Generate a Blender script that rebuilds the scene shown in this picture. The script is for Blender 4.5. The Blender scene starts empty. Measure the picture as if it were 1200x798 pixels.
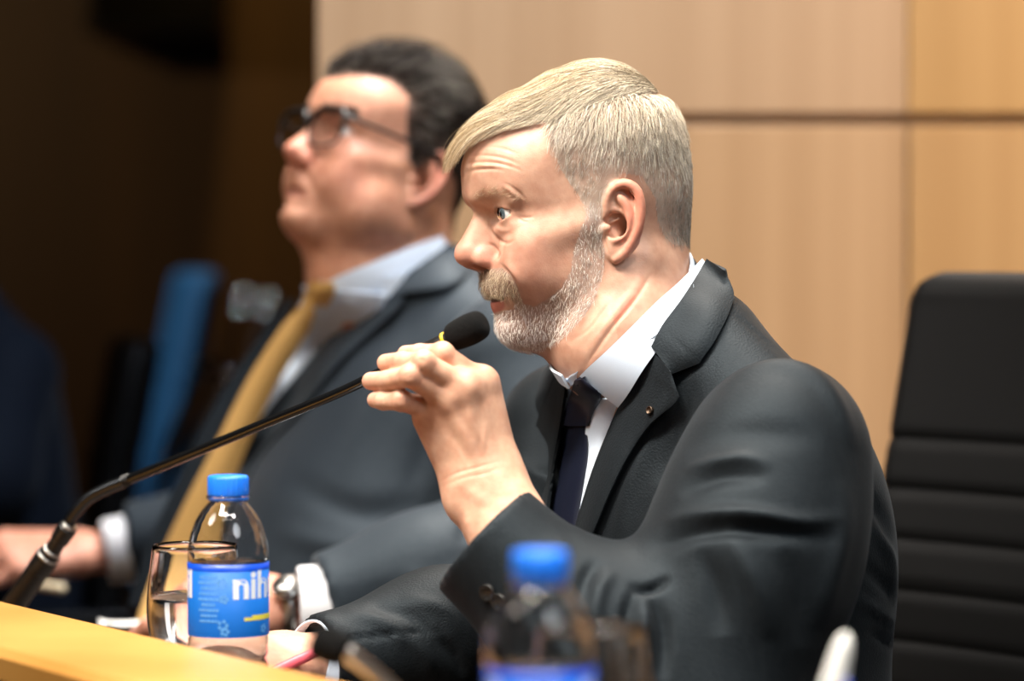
import bpy, math, random
import numpy as np
from mathutils import Vector, Matrix
from mathutils.bvhtree import BVHTree

# ------------------------------------------------------------------ camera, world, lights, exposure
SC = bpy.context.scene
COL = SC.collection
FPX = 3766.0                      # focal length in pixels of the 1200 px wide frame
CAM_Z = 1.10
PITCH = math.atan2(300 - 399, FPX)   # the horizon stands at y = 300
CP, SP = math.cos(PITCH), math.sin(PITCH)

cam_data = bpy.data.cameras.new('camera')
cam_data.sensor_fit = 'HORIZONTAL'
cam_data.sensor_width = 36.0
cam_data.lens = FPX * 36.0 / 1200.0
cam_data.dof.use_dof = True
cam_data.dof.focus_distance = 2.55
cam_data.dof.aperture_fstop = 2.8
cam_data.clip_start = 0.05
cam = bpy.data.objects.new('camera', cam_data)
COL.objects.link(cam)
cam.location = (0, 0, CAM_Z)
cam.rotation_euler = (math.pi / 2 + PITCH, 0, 0)
SC.camera = cam

world = bpy.data.worlds.new('world')
SC.world = world
world.use_nodes = True
world.node_tree.nodes['Background'].inputs[0].default_value = (0.80, 0.88, 1.0, 1)
world.node_tree.nodes['Background'].inputs[1].default_value = 0.02

SC.view_settings.view_transform = 'Standard'
SC.view_settings.look = 'None'
SC.view_settings.gamma = 1.0
SC.view_settings.use_curve_mapping = False
SC.view_settings.exposure = 0.13


def light(name, kind, loc, target, energy, color, size=1.0, size_y=None, spot=None, blend=0.5, spread=180):
    d = bpy.data.lights.new(name, kind)
    d.energy = energy
    d.color = color
    if kind == 'AREA':
        d.spread = math.radians(spread)
        d.shape = 'RECTANGLE' if size_y else 'DISK'
        d.size = size
        if size_y:
            d.size_y = size_y
    else:
        d.shadow_soft_size = size
    if kind == 'SPOT':
        d.spot_size = math.radians(spot)
        d.spot_blend = blend
    o = bpy.data.objects.new(name, d)
    COL.objects.link(o)
    o.location = loc
    o.rotation_euler = (Vector(target) - Vector(loc)).to_track_quat('-Z', 'Y').to_euler()
    return o


light('panel_or_added_light', 'AREA', (-0.95, 1.70, 3.1), (0.03, 2.55, 1.05), 6.0, (1.0, 0.92, 0.82), 0.6, spread=40)
light('panel_or_added_light', 'AREA', (0.40, 2.55, 3.1), (0.12, 2.68, 1.0), 6.5, (1.0, 0.94, 0.87), 0.6, spread=70)
light('panel_or_added_light', 'AREA', (0.22, 3.58, 3.0), (-0.18, 3.16, 1.0), 13, (1.0, 0.92, 0.82), 0.5, spread=60)
light('panel_or_added_light', 'AREA', (1.3, 0.3, 2.7), (0.15, 2.6, 1.0), 4.2, (0.90, 0.95, 1.0), 1.2, spread=70)  # fill lamp added from the camera side to flatten the speaking man's light
light('panel_or_added_light', 'AREA', (-1.9, 1.9, 2.6), (0.0, 2.6, 1.1), 2.4, (1.0, 0.92, 0.84), 0.9, spread=44)  # second fill lamp, added from the left towards the speaking man
light('washer_or_added_spot', 'SPOT', (1.5, 2.95, 2.8), (1.15, 3.85, 1.0), 215, (1.0, 0.72, 0.44), 0.15, spot=78, blend=1.0)
light('washer_or_added_spot', 'SPOT', (0.15, 2.9, 2.9), (0.15, 3.85, 1.45), 180, (0.76, 0.83, 1.0), 0.15, spot=74, blend=1.0)
light('washer_or_added_spot', 'SPOT', (-0.42, 5.9, 3.1), (-0.44, 6.6, 1.3), 125, (1.0, 0.66, 0.24), 0.1, spot=34, blend=1.0)  # added spot, brightens one strip of the dark back wall
light('washer_or_added_spot', 'SPOT', (-2.4, 3.6, 2.2), (-1.0, 6.6, 1.5), 70, (1.0, 0.60, 0.26), 0.1, spot=50, blend=1.0)  # added spot standing in for room light spilling onto the dark wall
light('panel_or_added_light', 'AREA', (-0.42, 1.45, 2.95), (0.03, 1.82, 0.85), 6.5, (1.0, 0.94, 0.85), 0.34, spread=56)  # added over the near desk for a highlight on the nearest bottle
light('panel_or_added_light', 'AREA', (0.50, 1.45, 2.95), (0.05, 1.82, 0.85), 6.5, (1.0, 0.94, 0.85), 0.34, spread=56)  # its pair, added for the bottle's second highlight
light('downlight_or_added_spot', 'SPOT', (-0.46, 3.02, 3.1), (-0.27, 3.20, 1.15), 70, (1.0, 0.90, 0.78), 0.07, spot=17, blend=0.8)  # added spot that brightens the face of the man in glasses
light('downlight_or_added_spot', 'SPOT', (-2.3, 3.6, 3.0), (-0.60, 5.5, 0.85), 230, (0.85, 0.92, 1.0), 0.08, spot=22, blend=0.6)  # added spot aimed at the blue chair to light its pad
light('downlight_or_added_spot', 'SPOT', (-0.28, 5.7, 3.1), (-0.50, 5.6, 1.0), 60, (1.0, 0.92, 0.85), 0.1, spot=30, blend=0.6)  # added spot for a glint on the blue chair's chrome knobs
# grid of small recessed downlights over the front of the desk
for dx in (0, 1, 2):
    for dy in (0, 1):
        light('downlight_or_added_spot', 'SPOT', (-0.75 + dx * 0.45, 0.9 + dy * 0.5, 3.05), (-0.75 + dx * 0.45, 1.2 + dy * 0.5, 0), 13,
              (1.0, 0.93, 0.82), 0.07, spot=76, blend=0.8)

# ------------------------------------------------------------------ helpers
HS = 1.0     # voxel scale
rng = np.random.default_rng(7)
random.seed(7)


def P(px, py, d):
    """world point seen at pixel (px, py) of the frame at distance d along +Y"""
    u = (px - 600.0) / FPX
    v = -(py - 399.0) / FPX
    dr = np.array([u, CP - v * SP, SP + v * CP])
    return dr * (d / dr[1]) + np.array([0, 0, CAM_Z])


def proj(V):
    V = np.asarray(V, float)
    x = V[..., 0]; y = V[..., 1]; z = V[..., 2] - CAM_Z
    dep = y * CP + z * SP
    up = -y * SP + z * CP
    return np.stack([600 + FPX * x / dep, 399 - FPX * up / dep], -1)


def A(*v):
    return np.array(v, float)


def unit(v):
    v = np.asarray(v, float)
    return v / np.linalg.norm(v)


def link(o, parent=None):
    COL.objects.link(o)
    if parent is not None:
        o.parent = parent
    return o


def mesh_obj(name, verts, faces, mat=None, parent=None, smooth=True):
    me = bpy.data.meshes.new(name)
    verts = np.asarray(verts, np.float32)
    if isinstance(faces, np.ndarray) and faces.ndim == 2:
        n, k = faces.shape
        me.vertices.add(len(verts))
        me.vertices.foreach_set('co', verts.ravel())
        me.loops.add(n * k)
        me.loops.foreach_set('vertex_index', faces.astype(np.int32).ravel())
        me.polygons.add(n)
        me.polygons.foreach_set('loop_start', np.arange(0, n * k, k, dtype=np.int32))
        me.update(calc_edges=True)
        me.validate()
    else:
        me.from_pydata([tuple(map(float, v)) for v in verts], [], [tuple(int(i) for i in f) for f in faces])
        me.update()
    if smooth:
        me.polygons.foreach_set('use_smooth', np.ones(len(me.polygons), bool))
    o = bpy.data.objects.new(name, me)
    if mat:
        me.materials.append(mat)
    # parents of parts sit unrotated: keep the vertices in world space by moving them to the parent's frame
    if parent is not None:
        root = parent
        off = Vector((0, 0, 0))
        while root is not None:
            off += root.location
            root = root.parent
        if off.length > 0:
            me.transform(Matrix.Translation(-off))
    return link(o, parent)


def thing(name, label, cat, loc, group=None):
    o = bpy.data.objects.new(name, None)
    o.empty_display_size = 0.05
    COL.objects.link(o)
    o.location = tuple(loc)
    tag(o, label, cat, group)
    return o


def tag(o, label=None, cat=None, group=None, kind=None):
    if label: o['label'] = label
    if cat: o['category'] = cat
    if group: o['group'] = group
    if kind: o['kind'] = kind
    return o


def copy_tree(o, parent=None):
    c = o.copy()
    COL.objects.link(c)
    if parent is not None:
        c.parent = parent
    for ch in o.children:
        copy_tree(ch, c)
    return c


class MB:
    """collects shapes into one mesh"""
    def __init__(s):
        s.v = []; s.f = []

    def add(s, V, Fc):
        n = sum(len(a) for a in s.v)
        s.v.append(np.asarray(V, float).reshape(-1, 3))
        s.f += [tuple(int(i) + n for i in f) for f in Fc]
        return s

    def box(s, c, size, R=None, bev=0.0):
        hx, hy, hz = np.array(size) / 2
        if bev <= 0:
            V = [(x, y, z) for x in (-hx, hx) for y in (-hy, hy) for z in (-hz, hz)]
            Fc = [(0, 1, 3, 2), (4, 6, 7, 5), (0, 4, 5, 1), (2, 3, 7, 6), (0, 2, 6, 4), (1, 5, 7, 3)]
            V = np.array(V)
        else:
            import bmesh
            bm = bmesh.new()
            bmesh.ops.create_cube(bm, size=1)
            for q in bm.verts:
                q.co = Vector((q.co.x * 2 * hx, q.co.y * 2 * hy, q.co.z * 2 * hz))
            bmesh.ops.bevel(bm, geom=list(bm.edges), offset=min(bev, hx * .95, hy * .95, hz * .95), segments=3, profile=0.5, affect='EDGES')
            bm.verts.index_update()
            V = np.array([q.co[:] for q in bm.verts]); Fc = [[q.index for q in f.verts] for f in bm.faces]
            bm.free()
        if R is not None:
            V = V @ np.asarray(R)
        return s.add(V + np.asarray(c), Fc)

    def lathe(s, prof, c=(0, 0, 0), axis=(0, 0, 1), n=40, cap=True):
        a = unit(axis)
        t = unit(np.cross(a, (0, 1, 0) if abs(a[1]) < .9 else (1, 0, 0)))
        b = np.cross(a, t)
        ang = np.linspace(0, 2 * np.pi, n, endpoint=False)
        V = [np.asarray(c) + h * a + r * (math.cos(q) * t + math.sin(q) * b) for r, h in prof for q in ang]
        m = len(prof)
        Fc = [(i * n + j, i * n + (j + 1) % n, (i + 1) * n + (j + 1) % n, (i + 1) * n + j) for i in range(m - 1) for j in range(n)]
        if cap:
            Fc += [tuple(range(n))[::-1], tuple((m - 1) * n + j for j in range(n))]
        return s.add(V, Fc)

    def tube(s, pts, r, n=12, cap=True):
        pts = np.asarray(pts, float); m = len(pts)
        r = np.full(m, r) if np.isscalar(r) else np.asarray(r)
        T = np.gradient(pts, axis=0)
        T /= np.linalg.norm(T, axis=1)[:, None]
        t = unit(np.cross(T[0], (0, 0, 1) if abs(T[0][2]) < .9 else (1, 0, 0)))
        V = []
        for i in range(m):
            t = unit(t - T[i] * np.dot(t, T[i]))
            b = np.cross(T[i], t)
            for j in range(n):
                q = 2 * math.pi * j / n
                V.append(pts[i] + r[i] * (math.cos(q) * t + math.sin(q) * b))
        Fc = [(i * n + j, i * n + (j + 1) % n, (i + 1) * n + (j + 1) % n, (i + 1) * n + j) for i in range(m - 1) for j in range(n)]
        if cap:
            Fc += [tuple(range(n))[::-1], tuple((m - 1) * n + j for j in range(n))]
        return s.add(V, Fc)

    def build(s, name, mat, parent=None, smooth=True, autosmooth=None):
        o = mesh_obj(name, np.concatenate(s.v), s.f, mat, parent, smooth)
        if autosmooth:
            sharp(o, autosmooth)
        return o


def sharp(o, deg):
    import bmesh
    bm = bmesh.new(); bm.from_mesh(o.data)
    bmesh.ops.recalc_face_normals(bm, faces=list(bm.faces))
    lim = math.radians(deg)
    for e in bm.edges:
        if len(e.link_faces) == 2 and e.calc_face_angle(0) > lim:
            e.smooth = False
    bm.to_mesh(o.data); bm.free()


def spline(pts, n):
    """Catmull-Rom through pts, n samples, about even in arc length"""
    pts = np.asarray(pts, float)
    Q = np.vstack([2 * pts[0] - pts[1], pts, 2 * pts[-1] - pts[-2]])
    out = []
    for i in range(len(pts) - 1):
        p0, p1, p2, p3 = Q[i], Q[i + 1], Q[i + 2], Q[i + 3]
        for t in np.linspace(0, 1, 24, endpoint=False):
            out.append(.5 * (2 * p1 + (p2 - p0) * t + (2 * p0 - 5 * p1 + 4 * p2 - p3) * t * t + (3 * p1 - p0 - 3 * p2 + p3) * t ** 3))
    out.append(pts[-1])
    out = np.array(out)
    L = np.r_[0, np.cumsum(np.linalg.norm(np.diff(out, axis=0), axis=1))]
    q = np.linspace(0, L[-1], n)
    return np.stack([np.interp(q, L, out[:, k]) for k in range(out.shape[1])], 1)


# ---- implicit surfaces: a volume of signed distances, smooth unions, surface nets
class Vol:
    def __init__(s, lo, hi, h):
        s.h = h
        s.lo = np.asarray(lo, float)
        n = np.ceil((np.asarray(hi) - s.lo) / h).astype(int) + 1
        s.F = np.full(n, 1e3, np.float32)
        s.ax = [(s.lo[i] + h * np.arange(n[i])).astype(np.float32) for i in range(3)]

    def sub(s, blo, bhi):
        i0 = [max(0, int(math.floor((blo[i] - s.lo[i]) / s.h))) for i in range(3)]
        i1 = [min(s.F.shape[i], int(math.ceil((bhi[i] - s.lo[i]) / s.h)) + 1) for i in range(3)]
        if any(i1[i] <= i0[i] for i in range(3)):
            return None
        sl = tuple(slice(a, b) for a, b in zip(i0, i1))
        X = s.ax[0][sl[0]][:, None, None]; Y = s.ax[1][sl[1]][None, :, None]; Z = s.ax[2][sl[2]][None, None, :]
        return sl, X, Y, Z

    def put(s, sl, d, k, op):
        Fs = s.F[sl]
        if op == '-':
            d = -d
            h = np.maximum(k - np.abs(Fs - d), 0) / k
            s.F[sl] = np.maximum(Fs, d) + h * h * k * .25
        else:
            h = np.maximum(k - np.abs(Fs - d), 0) / k
            s.F[sl] = np.minimum(Fs, d) - h * h * k * .25

    def ell(s, c, r, k, R=None, op='+'):
        """ellipsoid; rows of R are its own axes"""
        c = np.asarray(c, float); r = np.asarray(r, float) * np.ones(3)
        if R is None:
            ext = r
        else:
            R = np.asarray(R); ext = np.sqrt(((R.T * r) ** 2).sum(1))
        m = ext + k + 2 * s.h
        q = s.sub(c - m, c + m)
        if q is None: return s
        sl, X, Y, Z = q
        X = X - np.float32(c[0]); Y = Y - np.float32(c[1]); Z = Z - np.float32(c[2])
        if R is not None:
            X, Y, Z = [np.float32(R[i][0]) * X + np.float32(R[i][1]) * Y + np.float32(R[i][2]) * Z for i in range(3)]
        k0 = np.sqrt((X / r[0]) ** 2 + (Y / r[1]) ** 2 + (Z / r[2]) ** 2).astype(np.float32)
        k1 = np.sqrt((X / r[0] ** 2) ** 2 + (Y / r[1] ** 2) ** 2 + (Z / r[2] ** 2) ** 2).astype(np.float32)
        s.put(sl, k0 * (k0 - 1) / np.maximum(k1, 1e-9), k, op)
        return s

    def rc(s, a, b, ra, rb, k, op='+', flat=None):
        """round cone from a to b; flat = (axis, factor) squeezes it along an axis"""
        a = np.asarray(a, float); b = np.asarray(b, float)
        m = max(ra, rb) * (1 if flat is None else max(1, 1 / flat[1])) + k + 2 * s.h
        q = s.sub(np.minimum(a, b) - m, np.maximum(a, b) + m)
        if q is None: return s
        sl, X, Y, Z = q
        ba = b - a
        X = X - np.float32(a[0]); Y = Y - np.float32(a[1]); Z = Z - np.float32(a[2])
        L = max(float(ba @ ba), 1e-12)
        t = np.clip((X * np.float32(ba[0]) + Y * np.float32(ba[1]) + Z * np.float32(ba[2])) / np.float32(L), 0, 1)
        dx = X - t * np.float32(ba[0]); dy = Y - t * np.float32(ba[1]); dz = Z - t * np.float32(ba[2])
        d2 = dx * dx + dy * dy + dz * dz
        if flat is not None:
            e = np.asarray(flat[0], float)
            w = dx * np.float32(e[0]) + dy * np.float32(e[1]) + dz * np.float32(e[2])
            d2 = d2 + w * w * np.float32(1 / flat[1] ** 2 - 1)
        s.put(sl, np.sqrt(np.maximum(d2, 0)) - (ra + (rb - ra) * t), k, op)
        return s

    def chain(s, pts, rs, k, **kw):
        for i in range(len(pts) - 1):
            s.rc(pts[i], pts[i + 1], rs[i], rs[i + 1], k, **kw)
        return s

    def cut(s, c, n, rad, k=0.002):
        """remove what lies beyond a plane, within rad of c"""
        c = np.asarray(c, float); n = unit(n)
        q = s.sub(c - rad, c + rad)
        if q is None: return s
        sl, X, Y, Z = q
        d = (X - np.float32(c[0])) * np.float32(n[0]) + (Y - np.float32(c[1])) * np.float32(n[1]) + (Z - np.float32(c[2])) * np.float32(n[2])
        r2 = np.sqrt((X - c[0]) ** 2 + (Y - c[1]) ** 2 + (Z - c[2]) ** 2)
        d = np.where(r2 < rad, d, -1e3).astype(np.float32) * np.ones(s.F[sl].shape, np.float32)
        s.F[sl] = np.maximum(s.F[sl], d)
        return s

    def mesh(s):
        F = s.F; S = F < 0
        c = [S[i:F.shape[0] - 1 + i, j:F.shape[1] - 1 + j, l:F.shape[2] - 1 + l] for i in (0, 1) for j in (0, 1) for l in (0, 1)]
        cnt = sum(x.astype(np.int8) for x in c)
        act = np.argwhere((cnt > 0) & (cnt < 8))
        idx = np.full(cnt.shape, -1, np.int32)
        idx[tuple(act.T)] = np.arange(len(act))
        corners = [(i, j, l) for i in (0, 1) for j in (0, 1) for l in (0, 1)]
        val = np.stack([F[act[:, 0] + i, act[:, 1] + j, act[:, 2] + l] for i, j, l in corners], 1)
        pos = np.zeros((len(act), 3)); num = np.zeros(len(act))
        for a in range(8):
            for b in range(a + 1, 8):
                ca, cb = np.array(corners[a]), np.array(corners[b])
                if np.abs(ca - cb).sum() != 1: continue
                fa, fb = val[:, a], val[:, b]
                m = (fa < 0) != (fb < 0)
                t = np.where(m, fa / np.where(m, fa - fb, 1), 0)
                pos += np.where(m[:, None], ca + t[:, None] * (cb - ca), 0)
                num += m
        V = s.lo + s.h * (act + pos / num[:, None])
        quads = []
        for ax in range(3):
            o1, o2 = (ax + 1) % 3, (ax + 2) % 3
            S0 = np.take(S, range(0, S.shape[ax] - 1), ax); S1 = np.take(S, range(1, S.shape[ax]), ax)
            E = np.argwhere(S0 != S1)
            E = E[(E[:, o1] > 0) & (E[:, o2] > 0) & (E[:, o1] < F.shape[o1] - 1) & (E[:, o2] < F.shape[o2] - 1)]
            if not len(E): continue
            inside = S[tuple(E.T)]
            def cell(d1, d2):
                q = E.copy(); q[:, o1] += d1; q[:, o2] += d2
                return idx[tuple(q.T)]
            Q = np.stack([cell(-1, -1), cell(0, -1), cell(0, 0), cell(-1, 0)], 1)
            Q[~inside] = Q[~inside][:, ::-1]
            quads.append(Q)
        Q = np.concatenate(quads)
        return V, Q[(Q >= 0).all(1)]


def relax(V, Q, it=2, w=.5):
    """Laplacian smoothing that keeps the volume (Taubin)"""
    e = np.concatenate([Q[:, [0, 1]], Q[:, [1, 2]], Q[:, [2, 3]], Q[:, [3, 0]]])
    e = np.concatenate([e, e[:, ::-1]])
    deg = np.bincount(e[:, 0], minlength=len(V)).astype(float)
    deg[deg == 0] = 1
    for _ in range(it):
        for ww in (w, -w * 1.04):
            L = np.stack([np.bincount(e[:, 0], V[e[:, 1], k], len(V)) for k in range(3)], 1) / deg[:, None] - V
            V = V + ww * L
    return V


def normals(V, Q):
    n = np.cross(V[Q[:, 2]] - V[Q[:, 0]], V[Q[:, 3]] - V[Q[:, 1]])
    N = np.zeros_like(V)
    for k in range(4):
        for a in range(3):
            N[:, a] += np.bincount(Q[:, k], n[:, a], len(V))
    return N / np.maximum(np.linalg.norm(N, axis=1), 1e-12)[:, None]


def pl_dist(p, poly):
    """distance of 2D points to a polyline and the parameter along it"""
    best = np.full(len(p), 1e9); par = np.zeros(len(p)); m = len(poly) - 1
    for i in range(m):
        a = poly[i]; b = poly[i + 1]; ab = b - a
        t = np.clip(((p - a) @ ab) / max(ab @ ab, 1e-9), 0, 1)
        d = np.linalg.norm(p - a - t[:, None] * ab, axis=1)
        u = d < best
        best = np.where(u, d, best); par = np.where(u, (i + t) / m, par)
    return best, par


def folds(V, Q, lines, face=0.0, dmax=None):
    """push the vertices along their normals by ridges (+) and creases (-): (pixel polyline, width px, amount m)"""
    N = normals(V, Q)
    px = proj(V)
    view = V - np.array([0, 0, CAM_Z]); view /= np.linalg.norm(view, axis=1)[:, None]
    facing = np.clip(-(N * view).sum(1) * 3 + face, 0, 1)
    if dmax is not None:
        facing = facing * (V[:, 1] < dmax)
    D = np.zeros(len(V))
    for ln in lines:
        poly = spline(ln[0], 24); w, amp = ln[1], ln[2]
        box = ((px > poly.min(0) - 3 * w) & (px < poly.max(0) + 3 * w)).all(1)
        ii = np.where(box)[0]
        if not len(ii): continue
        d, t = pl_dist(px[ii], poly)
        endf = np.sin(np.clip(t, 0.0, 1) * np.pi) ** .9
        D[ii] += amp * endf * np.exp(-(d / w) ** 2)
    return V + N * (D * facing)[:, None]


def in_poly(p, poly):
    poly = np.asarray(poly, float)
    x, y = p[:, 0], p[:, 1]
    r = np.zeros(len(p), bool)
    j = len(poly) - 1
    for i in range(len(poly)):
        xi, yi = poly[i]; xj, yj = poly[j]
        c = ((yi > y) != (yj > y)) & (x < (xj - xi) * (y - yi) / (yj - yi + 1e-12) + xi)
        r ^= c
        j = i
    return r


def bvh(V, Q):
    return BVHTree.FromPolygons([tuple(v) for v in V], [tuple(q) for q in Q])


def ray_d(tree, px, py, default=None):
    o = Vector((0, 0, CAM_Z)); p = P(px, py, 1.0)
    d = (Vector(p) - o).normalized()
    h = tree.ray_cast(o, d)
    return h[0].y if h[0] is not None else default


def drape(name, tree, ea, eb, nu, nv, lift, thick, mat, parent, dflt, smooth_it=6, bulge=None, fit=False):
    """a piece of cloth between two pixel edges, laid on a surface (tree), lifted off it, with its own thickness.
    lift: number or (lift along edge a, lift along edge b)"""
    a = spline(ea, nu); b = spline(eb, nu)
    dep = np.zeros((nu, nv)); pxy = np.zeros((nu, nv, 2))
    for i in range(nu):
        for j in range(nv):
            t = j / (nv - 1)
            pxy[i, j] = a[i] * (1 - t) + b[i] * t
            q = ray_d(tree, *pxy[i, j])
            dep[i, j] = q if q is not None else np.nan
    if fit:
        # one smooth quadratic sheet through what the rays meet, kept in front of it
        u = (pxy[..., 0] - pxy[..., 0].mean()) / 50; w = (pxy[..., 1] - pxy[..., 1].mean()) / 50
        B = np.stack([np.ones_like(u), u, w, u * u, u * w, w * w], -1).reshape(-1, 6)
        z = dep.ravel(); ok = ~np.isnan(z)
        for _ in range(3):
            c_ = np.linalg.lstsq(B[ok], z[ok], rcond=None)[0]
            res = z - B @ c_
            ok = ~np.isnan(z) & (np.abs(res) < max(.006, 2 * np.nanstd(res[ok])))
        dep = (B @ c_ + np.percentile(res[ok], 12)).reshape(dep.shape)
        smooth_it = 0
    # fill the misses from their neighbours
    for _ in range(200):
        m = np.isnan(dep)
        if not m.any(): break
        if m.all(): dep[:] = dflt; break
        pad = np.pad(dep, 1, constant_values=np.nan)
        nb = np.stack([pad[:-2, 1:-1], pad[2:, 1:-1], pad[1:-1, :-2], pad[1:-1, 2:]])
        ok = ~np.isnan(nb)
        mean = np.where(ok.any(0), np.where(ok, nb, 0).sum(0) / np.maximum(ok.sum(0), 1), np.nan)
        dep = np.where(m, mean, dep)
    for _ in range(smooth_it):
        pad = np.pad(dep, 1, mode='edge')
        dep = .5 * dep + .125 * (pad[:-2, 1:-1] + pad[2:, 1:-1] + pad[1:-1, :-2] + pad[1:-1, 2:])
    G = np.zeros((nu, nv, 3))
    for i in range(nu):
        for j in range(nv):
            t = j / (nv - 1); s_ = i / (nu - 1)
            lf = lift if np.isscalar(lift) else lift[0] * (1 - t) + lift[1] * t
            if bulge: lf += bulge(s_, t)
            G[i, j] = P(*pxy[i, j], dep[i, j] - lf)
    return sheet(name, G, thick, mat, parent)


def sheet(name, G, thick, mat, parent):
    """a grid of points made into a thin solid; thickness goes to the far side"""
    nu, nv = G.shape[:2]
    du = np.gradient(G, axis=0); dv = np.gradient(G, axis=1)
    N = np.cross(du, dv); N /= np.maximum(np.linalg.norm(N, axis=2), 1e-12)[..., None]
    flip = (N * (G - np.array([0, 0, CAM_Z]))).sum(2).mean() < 0
    if flip: N = -N
    # a rounded rim: the outermost ring is pulled half way in
    B = G + N * thick
    top = G.copy()
    V = np.concatenate([top.reshape(-1, 3), B.reshape(-1, 3)])
    n = nu * nv
    Fc = []
    for i in range(nu - 1):
        for j in range(nv - 1):
            a, b, c, d = i * nv + j, i * nv + j + 1, (i + 1) * nv + j + 1, (i + 1) * nv + j
            Fc.append((a, b, c, d)); Fc.append((d + n, c + n, b + n, a + n))
    rim = [j for j in range(nv)] + [i * nv + nv - 1 for i in range(1, nu)] + [(nu - 1) * nv + j for j in range(nv - 2, -1, -1)] + [i * nv for i in range(nu - 2, 0, -1)]
    for a, b in zip(rim, rim[1:] + rim[:1]):
        Fc.append((b, a, a + n, b + n))
    o = mesh_obj(name, V, Fc, mat, parent)
    sharp(o, 50)
    return o


# ------------------------------------------------------------------ materials
def mat(name, color=(.8, .8, .8), rough=.5, metal=0.0, spec=.5, **kw):
    m = bpy.data.materials.new(name)
    m.use_nodes = True
    b = m.node_tree.nodes['Principled BSDF']
    b.inputs['Base Color'].default_value = (*color, 1)
    b.inputs['Roughness'].default_value = rough
    b.inputs['Metallic'].default_value = metal
    b.inputs['Specular IOR Level'].default_value = spec
    for k, v in kw.items():
        b.inputs[k.replace('_', ' ')].default_value = v
    return m


def N_(m, t, **kw):
    n = m.node_tree.nodes.new(t)
    for k, v in kw.items():
        if hasattr(n, k): setattr(n, k, v)
        else: n.inputs[k].default_value = v
    return n


def L_(m, a, b):
    m.node_tree.links.new(a, b)


def bsdf(m):
    return m.node_tree.nodes['Principled BSDF']


def add_bump(m, scale, strength, dist=.001, detail=3, coord='Object', stretch=(1, 1, 1), ntype='ShaderNodeTexNoise'):
    tc = N_(m, 'ShaderNodeTexCoord'); mp = N_(m, 'ShaderNodeMapping')
    mp.inputs['Scale'].default_value = stretch
    L_(m, tc.outputs[coord], mp.inputs[0])
    n = N_(m, ntype)
    n.inputs['Scale'].default_value = scale
    if 'Detail' in n.inputs: n.inputs['Detail'].default_value = detail
    L_(m, mp.outputs[0], n.inputs['Vector'])
    b = N_(m, 'ShaderNodeBump')
    b.inputs['Strength'].default_value = strength
    b.inputs['Distance'].default_value = dist
    L_(m, n.outputs[0], b.inputs['Height'])
    L_(m, b.outputs[0], bsdf(m).inputs['Normal'])
    return n


def vary(m, c1, c2, scale, stretch=(1, 1, 1), detail=4, lo=.35, hi=.65, coord='Object'):
    tc = N_(m, 'ShaderNodeTexCoord'); mp = N_(m, 'ShaderNodeMapping')
    mp.inputs['Scale'].default_value = stretch
    L_(m, tc.outputs[coord], mp.inputs[0])
    n = N_(m, 'ShaderNodeTexNoise'); n.inputs['Scale'].default_value = scale; n.inputs['Detail'].default_value = detail
    L_(m, mp.outputs[0], n.inputs['Vector'])
    r = N_(m, 'ShaderNodeValToRGB')
    r.color_ramp.elements[0].position = lo; r.color_ramp.elements[0].color = (*c1, 1)
    r.color_ramp.elements[1].position = hi; r.color_ramp.elements[1].color = (*c2, 1)
    L_(m, n.outputs[0], r.inputs[0])
    L_(m, r.outputs[0], bsdf(m).inputs['Base Color'])
    return r


def wood(name, c1, c2, stretch, rough=.4, scale=6):
    m = mat(name, c1, rough)
    vary(m, c1, c2, scale, stretch, 6, .3, .7)
    return m


def suit_mat(name, col, col2, rough=.8, sheen=.25):
    m = mat(name, col, rough, spec=.19)
    b = bsdf(m)
    b.inputs['Sheen Weight'].default_value = sheen
    b.inputs['Sheen Roughness'].default_value = .45
    b.inputs['Sheen Tint'].default_value = (.85, .92, 1, 1)
    b.inputs['Specular Tint'].default_value = (.72, .88, 1, 1)
    vary(m, col, col2, 260, (1, 1, .35), 4, .3, .75)
    add_bump(m, 620, .5, .0008, 2)
    return m


def skin_mat(name, sss=.12):
    m = mat(name, (.6, .4, .3), .47, spec=.4)
    b = bsdf(m)
    at = N_(m, 'ShaderNodeAttribute', attribute_name='tint')
    tc = N_(m, 'ShaderNodeTexCoord')
    n = N_(m, 'ShaderNodeTexNoise'); n.inputs['Scale'].default_value = 90; n.inputs['Detail'].default_value = 5
    L_(m, tc.outputs['Object'], n.inputs['Vector'])
    r = N_(m, 'ShaderNodeValToRGB')
    r.color_ramp.elements[0].position = .3; r.color_ramp.elements[0].color = (.86, .76, .72, 1)
    r.color_ramp.elements[1].position = .7; r.color_ramp.elements[1].color = (1.08, 1.08, 1.06, 1)
    L_(m, n.outputs[0], r.inputs[0])
    mx = N_(m, 'ShaderNodeMixRGB', blend_type='MULTIPLY')
    mx.inputs[0].default_value = 1
    L_(m, at.outputs['Color'], mx.inputs[1]); L_(m, r.outputs[0], mx.inputs[2])
    L_(m, mx.outputs[0], b.inputs['Base Color'])
    b.inputs['Subsurface Weight'].default_value = sss
    b.inputs['Subsurface Radius'].default_value = (.9, .35, .2)
    b.inputs['Subsurface Scale'].default_value = .006
    add_bump(m, 650, .22, .0006, 3)
    return m


def hair_mat(name):
    m = mat(name, (.5, .45, .38), .42, spec=.5)
    at = N_(m, 'ShaderNodeAttribute', attribute_name='tint')
    L_(m, at.outputs['Color'], bsdf(m).inputs['Base Color'])
    return m


def glass_mat(name, color=(1, 1, 1), ior=1.45, rough=0.0):
    m = mat(name, color, rough)
    bsdf(m).inputs['Transmission Weight'].default_value = 1.0
    bsdf(m).inputs['IOR'].default_value = ior
    return m


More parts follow.
